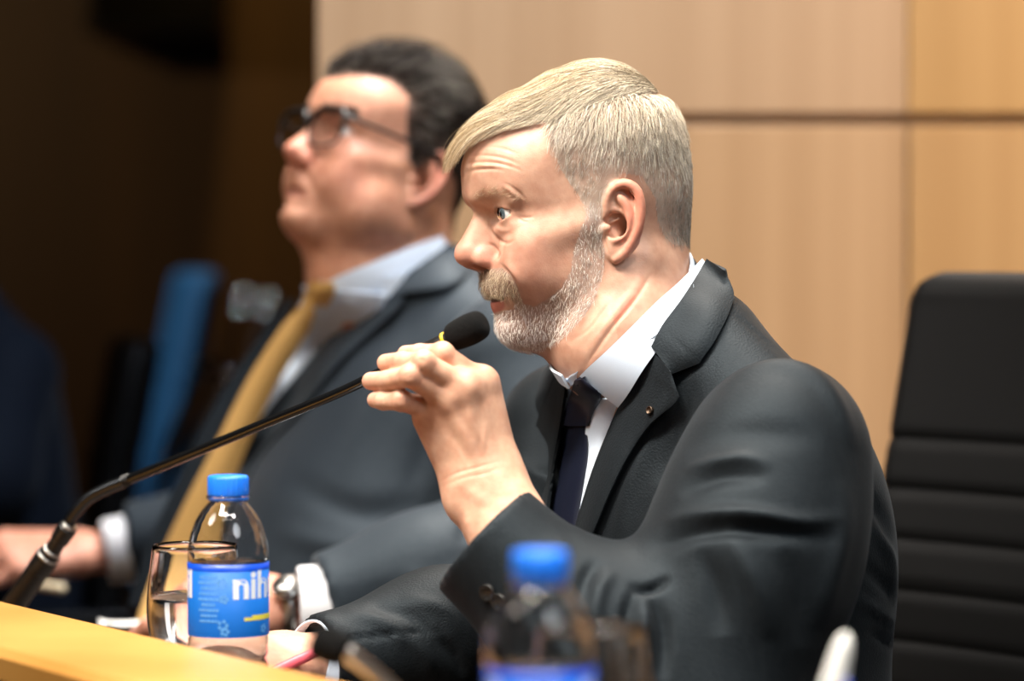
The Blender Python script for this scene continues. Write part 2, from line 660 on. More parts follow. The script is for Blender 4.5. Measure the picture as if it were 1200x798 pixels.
M = {}
M['skin'] = skin_mat('skin')
M['hair'] = hair_mat('hair_strands')
M['hair_dark'] = hair_mat('dark_hair_strands'); bsdf(M['hair_dark']).inputs['Specular IOR Level'].default_value = .10; bsdf(M['hair_dark']).inputs['Roughness'].default_value = .55
M['suit'] = suit_mat('charcoal_wool', (.0038, .0050, .0062), (.0066, .0082, .0096), .58, .05)
M['suit_grey'] = suit_mat('blue_grey_wool', (.016, .022, .029), (.023, .030, .038), .58, .10)
M['suit_navy'] = suit_mat('navy_wool', (.005, .007, .013), (.007, .010, .018), .8, .05)
M['shirt'] = mat('pale_blue_shirt', (.62, .71, .83), .75, spec=.2); add_bump(M['shirt'], 1400, .2, .0004, 1)
M['shirt_white'] = mat('white_shirt', (.78, .80, .84), .75, spec=.2)
M['tie_navy'] = mat('navy_silk', (.003, .005, .015), .5, spec=.3); add_bump(M['tie_navy'], 1200, .3, .0005, 1)
M['tie_gold'] = mat('gold_silk', (.62, .37, .12), .55, spec=.3); add_bump(M['tie_gold'], 700, .4, .0006, 1)
M['leather'] = mat('black_leather', (.004, .004, .004), .45, spec=.22); add_bump(M['leather'], 380, .35, .0008, 3)
M['blue_pad'] = mat('blue_chair_pad', (.012, .10, .23), .7); add_bump(M['blue_pad'], 500, .3, .0008)  # one chair's pad, coloured blue all over
M['chrome'] = mat('chrome', (.75, .73, .70), .16, 1.0)
M['steel'] = mat('brushed_steel', (.55, .54, .52), .3, 1.0)
M['black'] = mat('black_plastic', (.008, .008, .008), .35)
M['black_metal'] = mat('black_metal', (.070, .075, .082), .22, .95)
M['foam'] = mat('black_foam', (.006, .006, .006), .95, spec=.1); add_bump(M['foam'], 1300, 1.0, .0016, 2)
M['yellow'] = mat('yellow_band', (.85, .55, .01), .4)
M['pet'] = glass_mat('clear_plastic', (.98, .99, 1), 1.42)
M['glass'] = glass_mat('clear_glass', (1, 1, 1), 1.5)
M['water'] = glass_mat('water', (.99, 1, 1), 1.333)
M['cap'] = mat('blue_cap', (.012, .17, .80), .4, spec=.4); bsdf(M['cap']).inputs['Subsurface Weight'].default_value = .05
M['paper'] = mat('paper', (.82, .82, .80), .8)
M['pin'] = mat('dark_bronze', (.10, .07, .05), .4, .9)
M['button'] = mat('black_button', (.01, .01, .01), .2)

# ------------------------------------------------------------------ the room
def slab(name, lo, hi, m, bev=0.0):
    o = MB().box((np.array(lo) + np.array(hi)) / 2, np.array(hi) - np.array(lo), bev=bev).build(name, m, smooth=False)
    return tag(o, kind='structure')


WALL_Y = 3.85
M['floor'] = wood('dark_carpet', (.030, .022, .016), (.045, .034, .026), (1, 1, 1), .9, 60)
M['ceil'] = mat('white_ceiling', (.55, .53, .50), .9)
M['wall_core'] = mat('panel_joint_wood', (.36, .22, .12), .6)
M['wood_dark'] = wood('dark_walnut', (.030, .013, .003), (.060, .029, .006), (5, 5, .25), .5, 2.2)
PW = [wood('maple_veneer', a, b, (9, 9, .16), .34, 2.6) for a, b in
      (((.50, .31, .165), (.58, .37, .205)), ((.50, .28, .10), (.60, .35, .135)), ((.49, .29, .14), (.60, .37, .19)), ((.50, .28, .11), (.60, .355, .15)))]
slab('floor', (-6, -1.5, -.1), (5, 7.2, 0), M['floor'])
slab('ceiling', (-6, -1.5, 3.25), (5, 7.2, 3.35), M['ceil'])
slab('wall_back', (-6, 6.6, 0), (5, 6.75, 3.25), M['wood_dark'])
slab('wall_left', (-6.1, -1.5, 0), (-6, 6.75, 3.25), M['wood_dark'])
slab('wall_right', (5, -1.5, 0), (5.1, 6.75, 3.25), M['wood_dark'])
X0 = (372 - 600) / FPX * WALL_Y
slab('wall_partition', (X0 + .01, WALL_Y + .014, 0), (5, WALL_Y + .16, 3.25), M['wall_core'])
zj = 1.10 + (300 - 140.5) / FPX * WALL_Y
xj = (1063 - 600) / FPX * WALL_Y
for x0, x1, z0, z1, k in ((X0, xj - .001, zj + .007, 3.25, 0), (xj + .001, 2.3, zj + .007, 3.25, 1), (X0, xj - .002, 0, zj - .007, 2), (xj + .002, 2.3, 0, zj - .007, 3)):
    slab('trim_1', (x0, WALL_Y, z0), (x1, WALL_Y + .013, z1), PW[k], bev=.002)
# black loudspeaker box fixed high on the dark wall
a = P(104, 42, 6.4); b = P(263, 42, 6.4)
t = thing('wall_speaker', 'black box speaker mounted high on the dark brown wall', 'speaker', ((a[0] + b[0]) / 2, 6.45, a[2] + .15))
MB().box(((a[0] + b[0]) / 2, 6.45, a[2] + .2), (b[0] - a[0], .26, .4), bev=.01).build('cabinet', M['black'], t)
MB().box(((a[0] + b[0]) / 2, 6.313, a[2] + .2), (b[0] - a[0] - .03, .015, .37), bev=.004).build('grille', M['foam'], t)
MB().box(((a[0] + b[0]) / 2, 6.591, a[2] + .2), (.1, .02, .1)).build('bracket', M['black_metal'], t)

# ------------------------------------------------------------------ the curved dais desk: raised front ledge and lower worktop
T_ = unit(A(-.52, .85)); NRM = A(.8532, .5217)          # along the desk and towards the seats
Aj = A(-.12, 2.15)
path = [A(-.09, .85), A(-.09, 2.10), A(-.09, 2.10) + T_ * 3.6]
path[1] = A(-.0885, 2.0985)


def offset_path(o):
    """path moved sideways towards the seats by o, mitred"""
    n0 = A(1, 0); n1 = NRM
    b = n0 + n1
    return [path[0] + n0 * o, path[1] + b * (o / (b @ n0)), path[2] + n1 * o]


def sweep(prof):
    mb = MB()
    rows = []
    for o, z in prof:
        rows.append([A(p[0], p[1], z) for p in offset_path(o)])
    m = len(prof)
    V = np.array(rows).reshape(-1, 3)
    Fc = [((i % m) * 3 + j, (i % m) * 3 + j + 1, ((i + 1) % m) * 3 + j + 1, ((i + 1) % m) * 3 + j) for i in range(m) for j in (0, 1)]
    Fc += [tuple(i * 3 for i in range(m))[::-1], tuple(i * 3 + 2 for i in range(m))]
    mb.add(V, Fc)
    return mb


LZ, DZ = .816, .735
M['desk_wood'] = wood('honey_veneer', (.40, .185, .040), (.52, .262, .068), (1.2, 1.2, 1.2), .38, 5)
M['desk_top'] = mat('brown_leather_worktop', (.040, .021, .010), .5); add_bump(M['desk_top'], 300, .2, .0006)
desk = thing('dais_desk', 'honey wood dais desk with raised front ledge and dark brown worktop', 'desk', (-.09, 2.1, 0))
o = sweep([(0, DZ - .03), (0, LZ - .003), (-.003, LZ), (-.121, LZ), (-.127, LZ - .006), (-.127, LZ - .022), (-.119, LZ - .026), (-.119, LZ - .034), (-.124, LZ - .038), (-.124, .02), (-.10, .02), (-.10, DZ - .03)]).build('front_panel', M['desk_wood'], desk, smooth=False)
sweep([(.001, DZ - .035), (.001, DZ), (.262, DZ), (.27, DZ - .008), (.27, DZ - .035)]).build('worktop', M['desk_top'], desk, smooth=False)
for q in (-0.10, 0.54, 1.5, 3.2):
    c = path[1] + T_ * (q + .15) + NRM * .10
    MB().box((c[0], c[1], (DZ - .036) / 2), (.05, .22, DZ - .036), R=[[T_[0], T_[1], 0], [NRM[0], NRM[1], 0], [0, 0, 1]]).build('support', M['desk_wood'], desk, smooth=False)

# ------------------------------------------------------------------ chairs
def chair(name, label, loc, yaw, pad_mat, back_h=1.085, arms=True, tilt=0.0, group=None):
    """swivel conference chair; local +x is where the sitter looks"""
    t = thing(name, label, 'chair', (0, 0, 0), group)
    W = .46
    # ribbed backrest pad: profile from bottom to top, ribs are shallow pillows
    zs = np.linspace(.50, back_h, 300)
    ribs = np.concatenate([[.50], back_h - .158 - .0475 * np.arange(8)[::-1]])     # seams
    hz, fz = [], []
    G = []
    nu = 60
    us = np.linspace(-1, 1, nu)
    def depth(z):
        lo = ribs[ribs <= z + 1e-9].max() if (ribs <= z + 1e-9).any() else .5
        up = ribs[ribs > z].min() if (ribs > z).any() else back_h
        d = min(z - lo, up - z)
        d0 = min(d / .014, 1.0)
        return .0055 * (1 - (1 - d0) ** 2) ** .5
    def shape(z, u, side):
        lean = -.04 * (z - .50) / .58 - .035 * max(0, (z - .8)) / .28
        e = abs(u)
        edge = max(0, 1 - ((e - .93) / .07) ** 2) ** .5 if e > .93 else 1
        top = (z - (back_h - .025)) / .025
        topf = max(0, 1 - top * top) ** .5 if top > 0 else 1
        th = (.014 + depth(z)) * min(edge, topf)
        curve = .028 * e * e
        return lean + curve + side * th
    V = []
    for side in (1, -1):
        for z in zs:
            r = max(0, (z - (back_h - .035)) / .035)
            for u in us:
                half = W / 2 - .035 * (1 - math.sqrt(max(0, 1 - r * r)))
                V.append((shape(z, u, side), u * half, z))
    n = len(zs) * nu
    Fc = []
    for i in range(len(zs) - 1):
        for j in range(nu - 1):
            a = i * nu + j
            Fc.append((a, a + 1, a + nu + 1, a + nu)); Fc.append((a + n, a + nu + n, a + nu + 1 + n, a + 1 + n))
    rim = [j for j in range(nu)] + [i * nu + nu - 1 for i in range(1, len(zs))] + [(len(zs) - 1) * nu + j for j in range(nu - 2, -1, -1)] + [i * nu for i in range(len(zs) - 2, 0, -1)]
    for a, b in zip(rim, rim[1:] + rim[:1]):
        Fc.append((b, a, a + n, b + n))
    mesh_obj('backrest', V, Fc, pad_mat, t)
    # seat pad
    mb = MB(); mb.box((.17, 0, .375), (.48, .48, .06), bev=.025)
    for k in range(5):
        mb.box((-.01 + k * .09, 0, .404), (.082, .46, .012), bev=.006)
    mb.build('seat', pad_mat, t)
    for s in (-1, 1):
        y = s * (W / 2 - .03)
        zz = [(.40, .0, .33), (.10, .0, .335), (-.04, .0, .38), (-.052, .0, .56), (-.09, 0, .8), (-.150, 0, back_h - .05)]
        pts = spline([(p[0] - .005, y, p[2]) for p in zz], 40)
        MB().tube(pts, .010, 12).lathe([(.001, -.016), (.014, -.012), (.019, 0), (.014, .012), (.001, .016)], pts[-1], (0, 0, 1), 16).build('side_frame', M['chrome'], t)
        if arms:
            ap = spline([(.22, y * 1.20, .345), (.24, y * 1.28, .48), (.20, y * 1.28, .585), (.0, y * 1.28, .60), (-.05, y * 1.18, .60)], 40)
            ar = MB().tube(ap, .010, 12).build('armrest', M['chrome'], t)
            MB().box((.09, y * 1.28, .612), (.22, .045, .022), bev=.009).build('arm_pad', M['leather'], ar)
    MB().lathe([(.028, .10), (.028, .26), (.018, .26), (.018, .335), (.05, .335), (.05, .345)], (.16, 0, 0), (0, 0, 1), 24).build('column', M['chrome'], t, autosmooth=40)
    for k in range(5):
        q = 2 * math.pi * k / 5 + .3
        e = A(.16 + .29 * math.cos(q), .29 * math.sin(q), .07)
        lg = MB().tube([A(.16, 0, .12), A(.16 + .15 * math.cos(q), .15 * math.sin(q), .10), e], [.022, .018, .013], 10).build('leg', M['chrome'], t)
        MB().lathe([(.012, -.012), (.026, -.011), (.028, 0), (.026, .011), (.012, .012)], (e[0], e[1], .028), (-math.sin(q), math.cos(q), 0), 20).tube([e, e - A(0, 0, .03)], .006, 8).build('caster', M['black'], lg)
    t.location = loc
    t.rotation_euler = (tilt, 0, yaw)
    return t


YAW = math.atan2(-.53, -.85)                # people look towards (-.85, -.53)
ch1 = chair('conference_chair', 'black ribbed leather chair behind the man speaking into the microphone', (.476, 2.88, 0), YAW, M['leather'], tilt=0.0)
ch2 = chair('conference_chair', 'black leather chair under the man in glasses', (.12, 3.50, 0), YAW, M['leather'], back_h=.93)
a = P(222, 400, 5.5)
ch3 = chair('conference_chair', 'empty blue padded chair with chrome frame standing before the dark wall', (a[0] - .045, 5.55, 0), math.radians(191), M['blue_pad'], back_h=1.075)
ch4 = chair('conference_chair', 'black chair with chrome frame behind the dark-suited person at the left edge', (-.572, 4.56, 0), math.radians(190), M['leather'], back_h=.985)

# ------------------------------------------------------------------ water bottles
BR = .0305
M['label_blue'] = mat('blue_label', (.003, .105, .43), .5, spec=.25)
M['label_band'] = mat('deep_blue_band', (.004, .06, .55), .35)
M['label_white'] = mat('label_white', (.80, .86, .92), .4)
M['label_pale'] = mat('label_pale_blue', (.10, .33, .72), .5)
M['label_yellow'] = mat('label_yellow', (.75, .68, .08), .4)


def text_mesh(body, size, bold=.0):
    cu = bpy.data.curves.new('txt', 'FONT')
    cu.body = body; cu.size = size; cu.offset = bold; cu.resolution_u = 4
    o = bpy.data.objects.new('txt', cu); COL.objects.link(o)
    dg = bpy.context.evaluated_depsgraph_get(); dg.update()
    me = o.evaluated_get(dg).to_mesh()
    V = np.array([v.co[:] for v in me.vertices]).reshape(-1, 3); Fc = [tuple(p.vertices) for p in me.polygons]
    o.evaluated_get(dg).to_mesh_clear()
    bpy.data.objects.remove(o); bpy.data.curves.remove(cu)
    return V, Fc


def wrap(V, ang0, z0, r):
    """flat lettering bent round an upright cylinder; ang0 in radians, 0 = towards -Y"""
    a = ang0 + V[:, 0] / r
    return np.stack([r * np.sin(a), -r * np.cos(a), z0 + V[:, 1]], 1)


def strip(a0, a1, z0, z1, r, n=24):
    V = []; Fc = []
    for i in range(n + 1):
        q = a0 + (a1 - a0) * i / n
        V += [(r * math.sin(q), -r * math.cos(q), z0), (r * math.sin(q), -r * math.cos(q), z1)]
    for i in range(n):
        Fc.append((2 * i, 2 * i + 2, 2 * i + 3, 2 * i + 1))
    return V, Fc


def bottle(label, loc, spin):
    t = thing('water_bottle', label, 'bottle', (0, 0, 0), 'water bottles on the desk')
    R = BR
    outer = [(.0, .004), (.010, .003), (.018, .0), (.026, .002), (R - .001, .010), (R, .020), (R, .030), (R - .0018, .034), (R, .038), (R, .046), (R - .0018, .050), (R, .054),
             (R, .060), (R - .0018, .064), (R, .068), (R, .078), (R - .0008, .081), (R - .0008, .138), (R, .140), (R, .147), (R - .0006, .153), (R - .0022, .160), (R - .0056, .1695), (R - .0095, .176), (R - .0135, .1812), (.0140, .1845), (.0130, .1865), (.0165, .187), (.0165, .189), (.0130, .190), (.0130, .200)]
    inner = [(max(0, r - .0007), h + (.0008 if h < .01 else 0)) for r, h in outer]
    MB().lathe(outer[0:] + inner[::-1], n=48, cap=False).build('shell', M['pet'], t)
    wl = .150
    w = [(max(0, r - .0009), h + (.001 if h < .01 else 0)) for r, h in outer if h <= .1385]
    w = w + [(w[-1][0] - .0002, .1390), (0, .1390)]
    MB().lathe(w, n=48, cap=False).build('water', M['water'], t)
    # cap with fine ribs
    mb = MB()
    n = 96; prof = [(.0150, .1885), (.0152, .1905), (.0152, .2025), (.0145, .2045), (.0120, .2050), (0.0001, .2050)]
    V = []; Fc = []
    for r, h in prof:
        for j in range(n):
            q = 2 * math.pi * j / n
            rr = r + (.00035 if (j % 4 < 2 and .190 < h < .203) else 0)
            V.append((rr * math.cos(q), rr * math.sin(q), h))
    for i in range(len(prof) - 1):
        for j in range(n):
            Fc.append((i * n + j, i * n + (j + 1) % n, (i + 1) * n + (j + 1) % n, (i + 1) * n + j))
    Fc.append(tuple(range(n))[::-1])
    mb.add(V, Fc).build('cap', M['cap'], t)
    MB().lathe([(.0150, .1855), (.0153, .1860), (.0153, .1878), (.0150, .1880)], n=48, cap=False).build('tamper_ring', M['cap'], t)
    Lr = R + .0002
    lb = MB().lathe([(Lr, .082), (Lr, .138), (Lr - .0004, .138), (Lr - .0004, .082)], n=64, cap=False).build('label', M['label_blue'], t)
    r2 = Lr + .00015
    MB().lathe([(r2, .133), (r2, .138), (r2 - .0001, .138), (r2 - .0001, .133)], n=64, cap=False).build('band', M['label_band'], lb)
    for rep in (0, math.pi):
        mw = MB(); mp = MB(); my = MB(); ms = MB()
        V, Fc = text_mesh('nihuil', .030, .0009)
        wdt = V[:, 0].max() - V[:, 0].min()
        V[:, 0] -= V[:, 0].min()
        V[:, 0] *= .060 / wdt
        mw.add(wrap(V, rep + spin, .1125, r2), Fc)
        V, Fc = strip(rep + spin + .28, rep + spin + 1.5, .0950, .0975, r2); my.add(V, Fc)
        V, Fc = strip(rep + spin + .5, rep + spin + 1.3, .0975, .0990, r2); my.add(V, Fc)
        # block of small print between the two words, as faint lines
        for k in range(9):
            z = .1275 - k * .0042
            ln = (.0075, .009, .0068, .0085, .0092, .006, .0088, .007, .0082)[k]
            c = rep + spin - .62
            x = -ln
            rr = np.random.default_rng(k)
            while x < ln:
                wd = rr.uniform(.0008, .0028)
                V, Fc = strip(c + x / r2, c + min(ln, x + wd) / r2, z, z + .0020, r2, 3); mp.add(V, Fc)
                x += wd + .0006
        for k, (q, z, s) in enumerate(((-.26, .124, .003), (-.22, .112, .0024), (-.25, .092, .0030), (-.20, .087, .0024), (.9, .088, .0024))):
            for e in range(5):
                g = 2 * math.pi * e / 5
                V, Fc = strip(rep + spin + q + (s * math.cos(g) - .0012) / r2, rep + spin + q + (s * math.cos(g) + .0012) / r2, z + s * math.sin(g) - .0012, z + s * math.sin(g) + .0012, r2, 2)
                ms.add(V, Fc)
        mw.build('lettering', M['label_white'], lb, smooth=False)
        mp.build('small_print', M['label_pale'], lb, smooth=False)
        ms.build('star_marks', M['label_pale'], lb, smooth=False)
        my.build('yellow_swoosh', M['label_yellow'], lb, smooth=False)
    t.location = loc
    t.scale = (1, 1, .975)
    return t


def on_desk(px, d, z=DZ):
    p = P(px, 400, d)
    return A(p[0], p[1], z)


bottle('water bottle with blue cap and blue label standing beside the drinking glass on the left', on_desk(267, 2.42), .20)
bottle('blurred water bottle with blue cap at the bottom edge nearest the camera', on_desk(633, 1.80), .35)


def goblet(label, loc, fill):
    t = thing('water_glass', label, 'glass', (0, 0, 0), 'water glasses on the desk')
    o = [(.0, .0), (.030, .0), (.031, .002), (.012, .006), (.006, .012), (.006, .022), (.014, .032), (.026, .044), (.034, .062), (.0375, .082), (.0375, .102), (.035, .124), (.033, .140)]
    o = [(r, h) for r, h in spline(o, 60)]
    o = [(max(0, r), max(0, h)) for r, h in o]
    inn = [(max(0, r - .0014), h) for r, h in o if h >= .032]
    inn = [(0, .034)] + [(r, h + .0016) for r, h in inn[:-1]] + [(inn[-1][0] + .0007, .1405)]
    MB().lathe(o + inn[::-1], n=48, cap=False).build('bowl', M['glass'], t)
    w = [(0, .0350)] + [(max(0, r - .0016), h + .002) for r, h in o if .033 <= h <= fill] + [(0, fill + .002)]
    MB().lathe(w, n=48, cap=False).build('water', M['water'], t)
    t.location = loc
    return t


goblet('round drinking glass half full of water left of the labelled bottle', on_desk(228, 2.50), .100)
goblet('blurred drinking glass behind the nearest bottle at the bottom edge', on_desk(694, 1.95), .07)

# ------------------------------------------------------------------ gooseneck microphones
def foam_head(c0, c1, r):
    """rounded foam windscreen from c0 to c1"""
    L = np.linalg.norm(c1 - c0)
    prof = [(.0001, 0), (r * .62, 0), (r * .82, L * .05), (r * .94, L * .2), (r, L * .5), (r * .98, L * .72), (r * .9, L * .88), (r * .7, L * .965), (r * .4, L), (.0001, L)]
    prof = spline(prof, 30)
    return MB().lathe([(max(1e-4, a), b) for a, b in prof], c0, c1 - c0, 32, cap=False)


t = thing('microphone', 'black gooseneck microphone with foam head held by the speaking man', 'microphone', on_desk(-18, 2.85))
b0 = on_desk(-18, 2.85)
MB().lathe([(.0001, 0), (.055, 0), (.056, .004), (.052, .016), (.030, .020), (.018, .024), (.0001, .024)], b0, (0, 0, 1), 48).build('base', M['black'], t, autosmooth=40)
tb0 = b0 + A(0, 0, .02); tb1 = P(61, 645, 2.80)
ax = unit(tb1 - tb0); Lb = np.linalg.norm(tb1 - tb0)
r = .0103
MB().lathe([(r * .8, 0), (r, .004), (r, Lb * .80), (r * 1.06, Lb * .81), (r * 1.06, Lb * .93), (r * .98, Lb * .95), (r * .72, Lb * 1.0), (r * .72, Lb * 1.10), (r * .82, Lb * 1.115), (r * .82, Lb * 1.24), (r * .6, Lb * 1.26)], tb0, ax, 32).build('grip_tube', M['black'], t, autosmooth=25)
for q, rr in ((.945, 1.0), (1.00, .80), (1.258, .64)):
    MB().lathe([(r * rr * .96, -.0012), (r * rr * 1.04, -.0008), (r * rr * 1.04, .0012), (r * rr * .9, .0018)], tb0 + ax * Lb * q, ax, 28).build('ring', M['steel'], t)
g0 = tb0 + ax * Lb * 1.25
gp = spline([g0, P(84, 606, 2.785), P(103, 585, 2.77), P(124, 573, 2.755), P(146, 564, 2.74)], 120)
gr = np.array([.0048 + .0006 * math.cos(i * 2 * math.pi / 3) for i in range(120)])
MB().tube(gp, gr, 14).build('gooseneck', M['black_metal'], t)
rod = spline([P(144, 564.8, 2.742), P(200, 542, 2.70), P(300, 500.5, 2.62), P(400, 459, 2.535), P(470, 424, 2.492), P(524, 397.5, 2.47)], 60)
MB().tube(rod, np.linspace(.0044, .0040, 60), 16).build('rod', M['black_metal'], t)
for q in (0, 1, 2):
    c = rod[0] + (rod[4] - rod[0]) * (.05 + q * .12)
    MB().lathe([(.0044, -.0008), (.0052, -.0006), (.0052, .0006), (.0044, .0008)], c, rod[4] - rod[0], 20).build('ring', M['black'], t)
hc0 = P(527, 397.0, 2.468); hc1 = P(568.5, 377.5, 2.455)
MB().lathe([(.0045, -.018), (.0058, -.016), (.0058, 0), (.0062, .004), (.0062, .018)], hc0 - unit(hc1 - hc0) * .006, hc1 - hc0, 24).build('capsule_neck', M['black'], t)
foam_head(hc0, hc1, .0122).build('foam_windscreen', M['foam'], t)
yb = hc0 - unit(hc1 - hc0) * .0035
MB().lathe([(.0056, -.0012), (.0069, -.001), (.0069, .001), (.0056, .0012)], yb, unit(hc1 - hc0) + A(0.0, 0, .12), 28).build('yellow_band', M['yellow'], t)

bq = on_desk(545, 1.98)
t = thing('microphone', 'blurred gooseneck microphone low in the foreground left of the nearest bottle', 'microphone', bq)
MB().lathe([(.0001, 0), (.045, 0), (.045, .012), (.018, .020), (.0001, .020)], bq, (0, 0, 1), 40).build('base', M['black'], t, autosmooth=40)
gp = spline([bq + A(0, 0, .018), bq + A(-.006, 0, .045), P(475, 826, 1.96), P(440, 790, 1.95), P(405, 764, 1.94)], 80)
MB().tube(gp, .0050, 14).build('gooseneck', M['steel'], t)
foam_head(P(407, 765, 1.94), P(366, 748, 1.945), .012).build('foam_windscreen', M['foam'], t)

# ------------------------------------------------------------------ pens and papers
sp = on_desk(928, 1.86)
pt = P(991, 741, 1.86)
t = thing('pen_stand', 'small black pen stand low at the bottom right', 'pen stand', sp)
pax = unit(pt - (sp + A(0, 0, .02)))
MB().lathe([(.0001, 0), (.034, 0), (.034, .010), (.030, .014), (.0001, .014)], sp, (0, 0, 1), 36).lathe([(.0001, 0), (.0105, 0), (.0125, .022), (.0112, .022), (.0095, .004), (.0001, .004)], sp + A(0, 0, .012), pax, 24).build('holder', M['black'], t, autosmooth=40)
LP = np.linalg.norm(pt - (sp + A(0, 0, .018)))
t = thing('desk_pen', 'white tapered desk pen with blue band leaning at the bottom right', 'pen', sp + A(0, 0, .018))
pf = spline([(.002, .0), (.006, .03), (.0082, .07), (.0084, LP - .055), (.0074, LP - .030), (.0055, LP - .010), (.0034, LP - .003), (.0001, LP)], 40)
M['pen_white'] = mat('white_plastic', (.85, .84, .80), .3)
M['pen_blue'] = mat('blue_plastic', (.01, .06, .55), .3)
MB().lathe([(max(1e-4, a), b) for a, b in pf], sp + A(0, 0, .018), pax, 28, cap=False).build('barrel', M['pen_white'], t)
cl0 = sp + A(0, 0, .018) + pax * (LP - .068)
sd = unit(A(.9, -.35, .0))
sd = unit(sd - pax * (sd @ pax))
MB().tube([cl0 + sd * .0086, cl0 + pax * .022 + sd * .0095, cl0 + pax * .042 + sd * .0066], [.0034, .0032, .0022], 10).build('clip', M['pen_blue'], t)

M['pink'] = mat('pink_plastic', (.80, .12, .16), .4)


def pen(label, a, b, r, m1, m2=None):
    t = thing('pen', label, 'pen', tuple(a))
    L = np.linalg.norm(b - a)
    MB().lathe([(.0008, 0), (r * .55, .008), (r, .016), (r, L - .003), (r * .7, L)], a, b - a, 16).build('barrel', m1, t)
    MB().lathe([(.0003, -.003), (.0009, .001)], a, b - a, 10).build('tip', m2 or M['steel'], t)
    return t


def paper(label, c, w, h, rot, n=1, m=None, curl=0.0):
    nu = 14
    G = np.zeros((nu, nu, 3))
    ca, sa = math.cos(rot), math.sin(rot)
    for i in range(nu):
        for j in range(nu):
            u = (i / (nu - 1) - .5); v = (j / (nu - 1) - .5)
            G[i, j] = (c[0] + u * w * ca - v * h * sa, c[1] + u * w * sa + v * h * ca, c[2] + .0012 + curl * (abs(u * 2) ** 3) + curl * .6 * max(0, v * 2) ** 3)
    o = sheet('paper', G, -.0008, m or M['paper'], None)
    zs = [v.co.z for v in o.data.vertices]
    dz = c[2] + .0003 - min(zs)
    for v in o.data.vertices: v.co.z += dz
    return tag(o, label, 'paper')


ang = math.atan2(T_[1], T_[0])
paper('white sheet of paper on the worktop before the man in glasses', on_desk(-12, 3.62) + A(.0, .0, 0), .10, .14, ang, curl=.002)
paper('small white folded paper left of the drinking glass', on_desk(212, 2.98), .05, .03, ang + .3, curl=.012)
paper('sliver of white paper on the worktop between microphone and glass', on_desk(148, 3.13), .03, .05, ang - .2, curl=.006)
paper('white note sheet under the speaking man\'s resting hand', on_desk(292, 2.53), .10, .14, ang, curl=.001)

# ------------------------------------------------------------------ people: head
class Head:
    def __init__(s, c, yaw, pitch, roll=0.0, scale=1.0):
        f = A(-math.cos(yaw), -math.sin(yaw), 0); l = A(-f[1], f[0], 0); u = A(0, 0, 1)
        f2 = f * math.cos(pitch) - u * math.sin(pitch); u2 = u * math.cos(pitch) + f * math.sin(pitch)
        l3 = l * math.cos(roll) + u2 * math.sin(roll); u3 = u2 * math.cos(roll) - l * math.sin(roll)
        s.R = np.stack([f2, l3, u3]); s.c = np.asarray(c, float); s.k = scale * .001

    def W(s, V):
        return s.c + s.k * (np.asarray(V, float) @ s.R)

    def H(s, V):
        return ((np.asarray(V, float) - s.c) @ s.R.T) / s.k

    def px(s, V):
        """pixel of head points, the far half mirrored to the near side"""
        V = np.array(V, float); V[..., 1] = np.abs(V[..., 1])
        return proj(s.W(V))


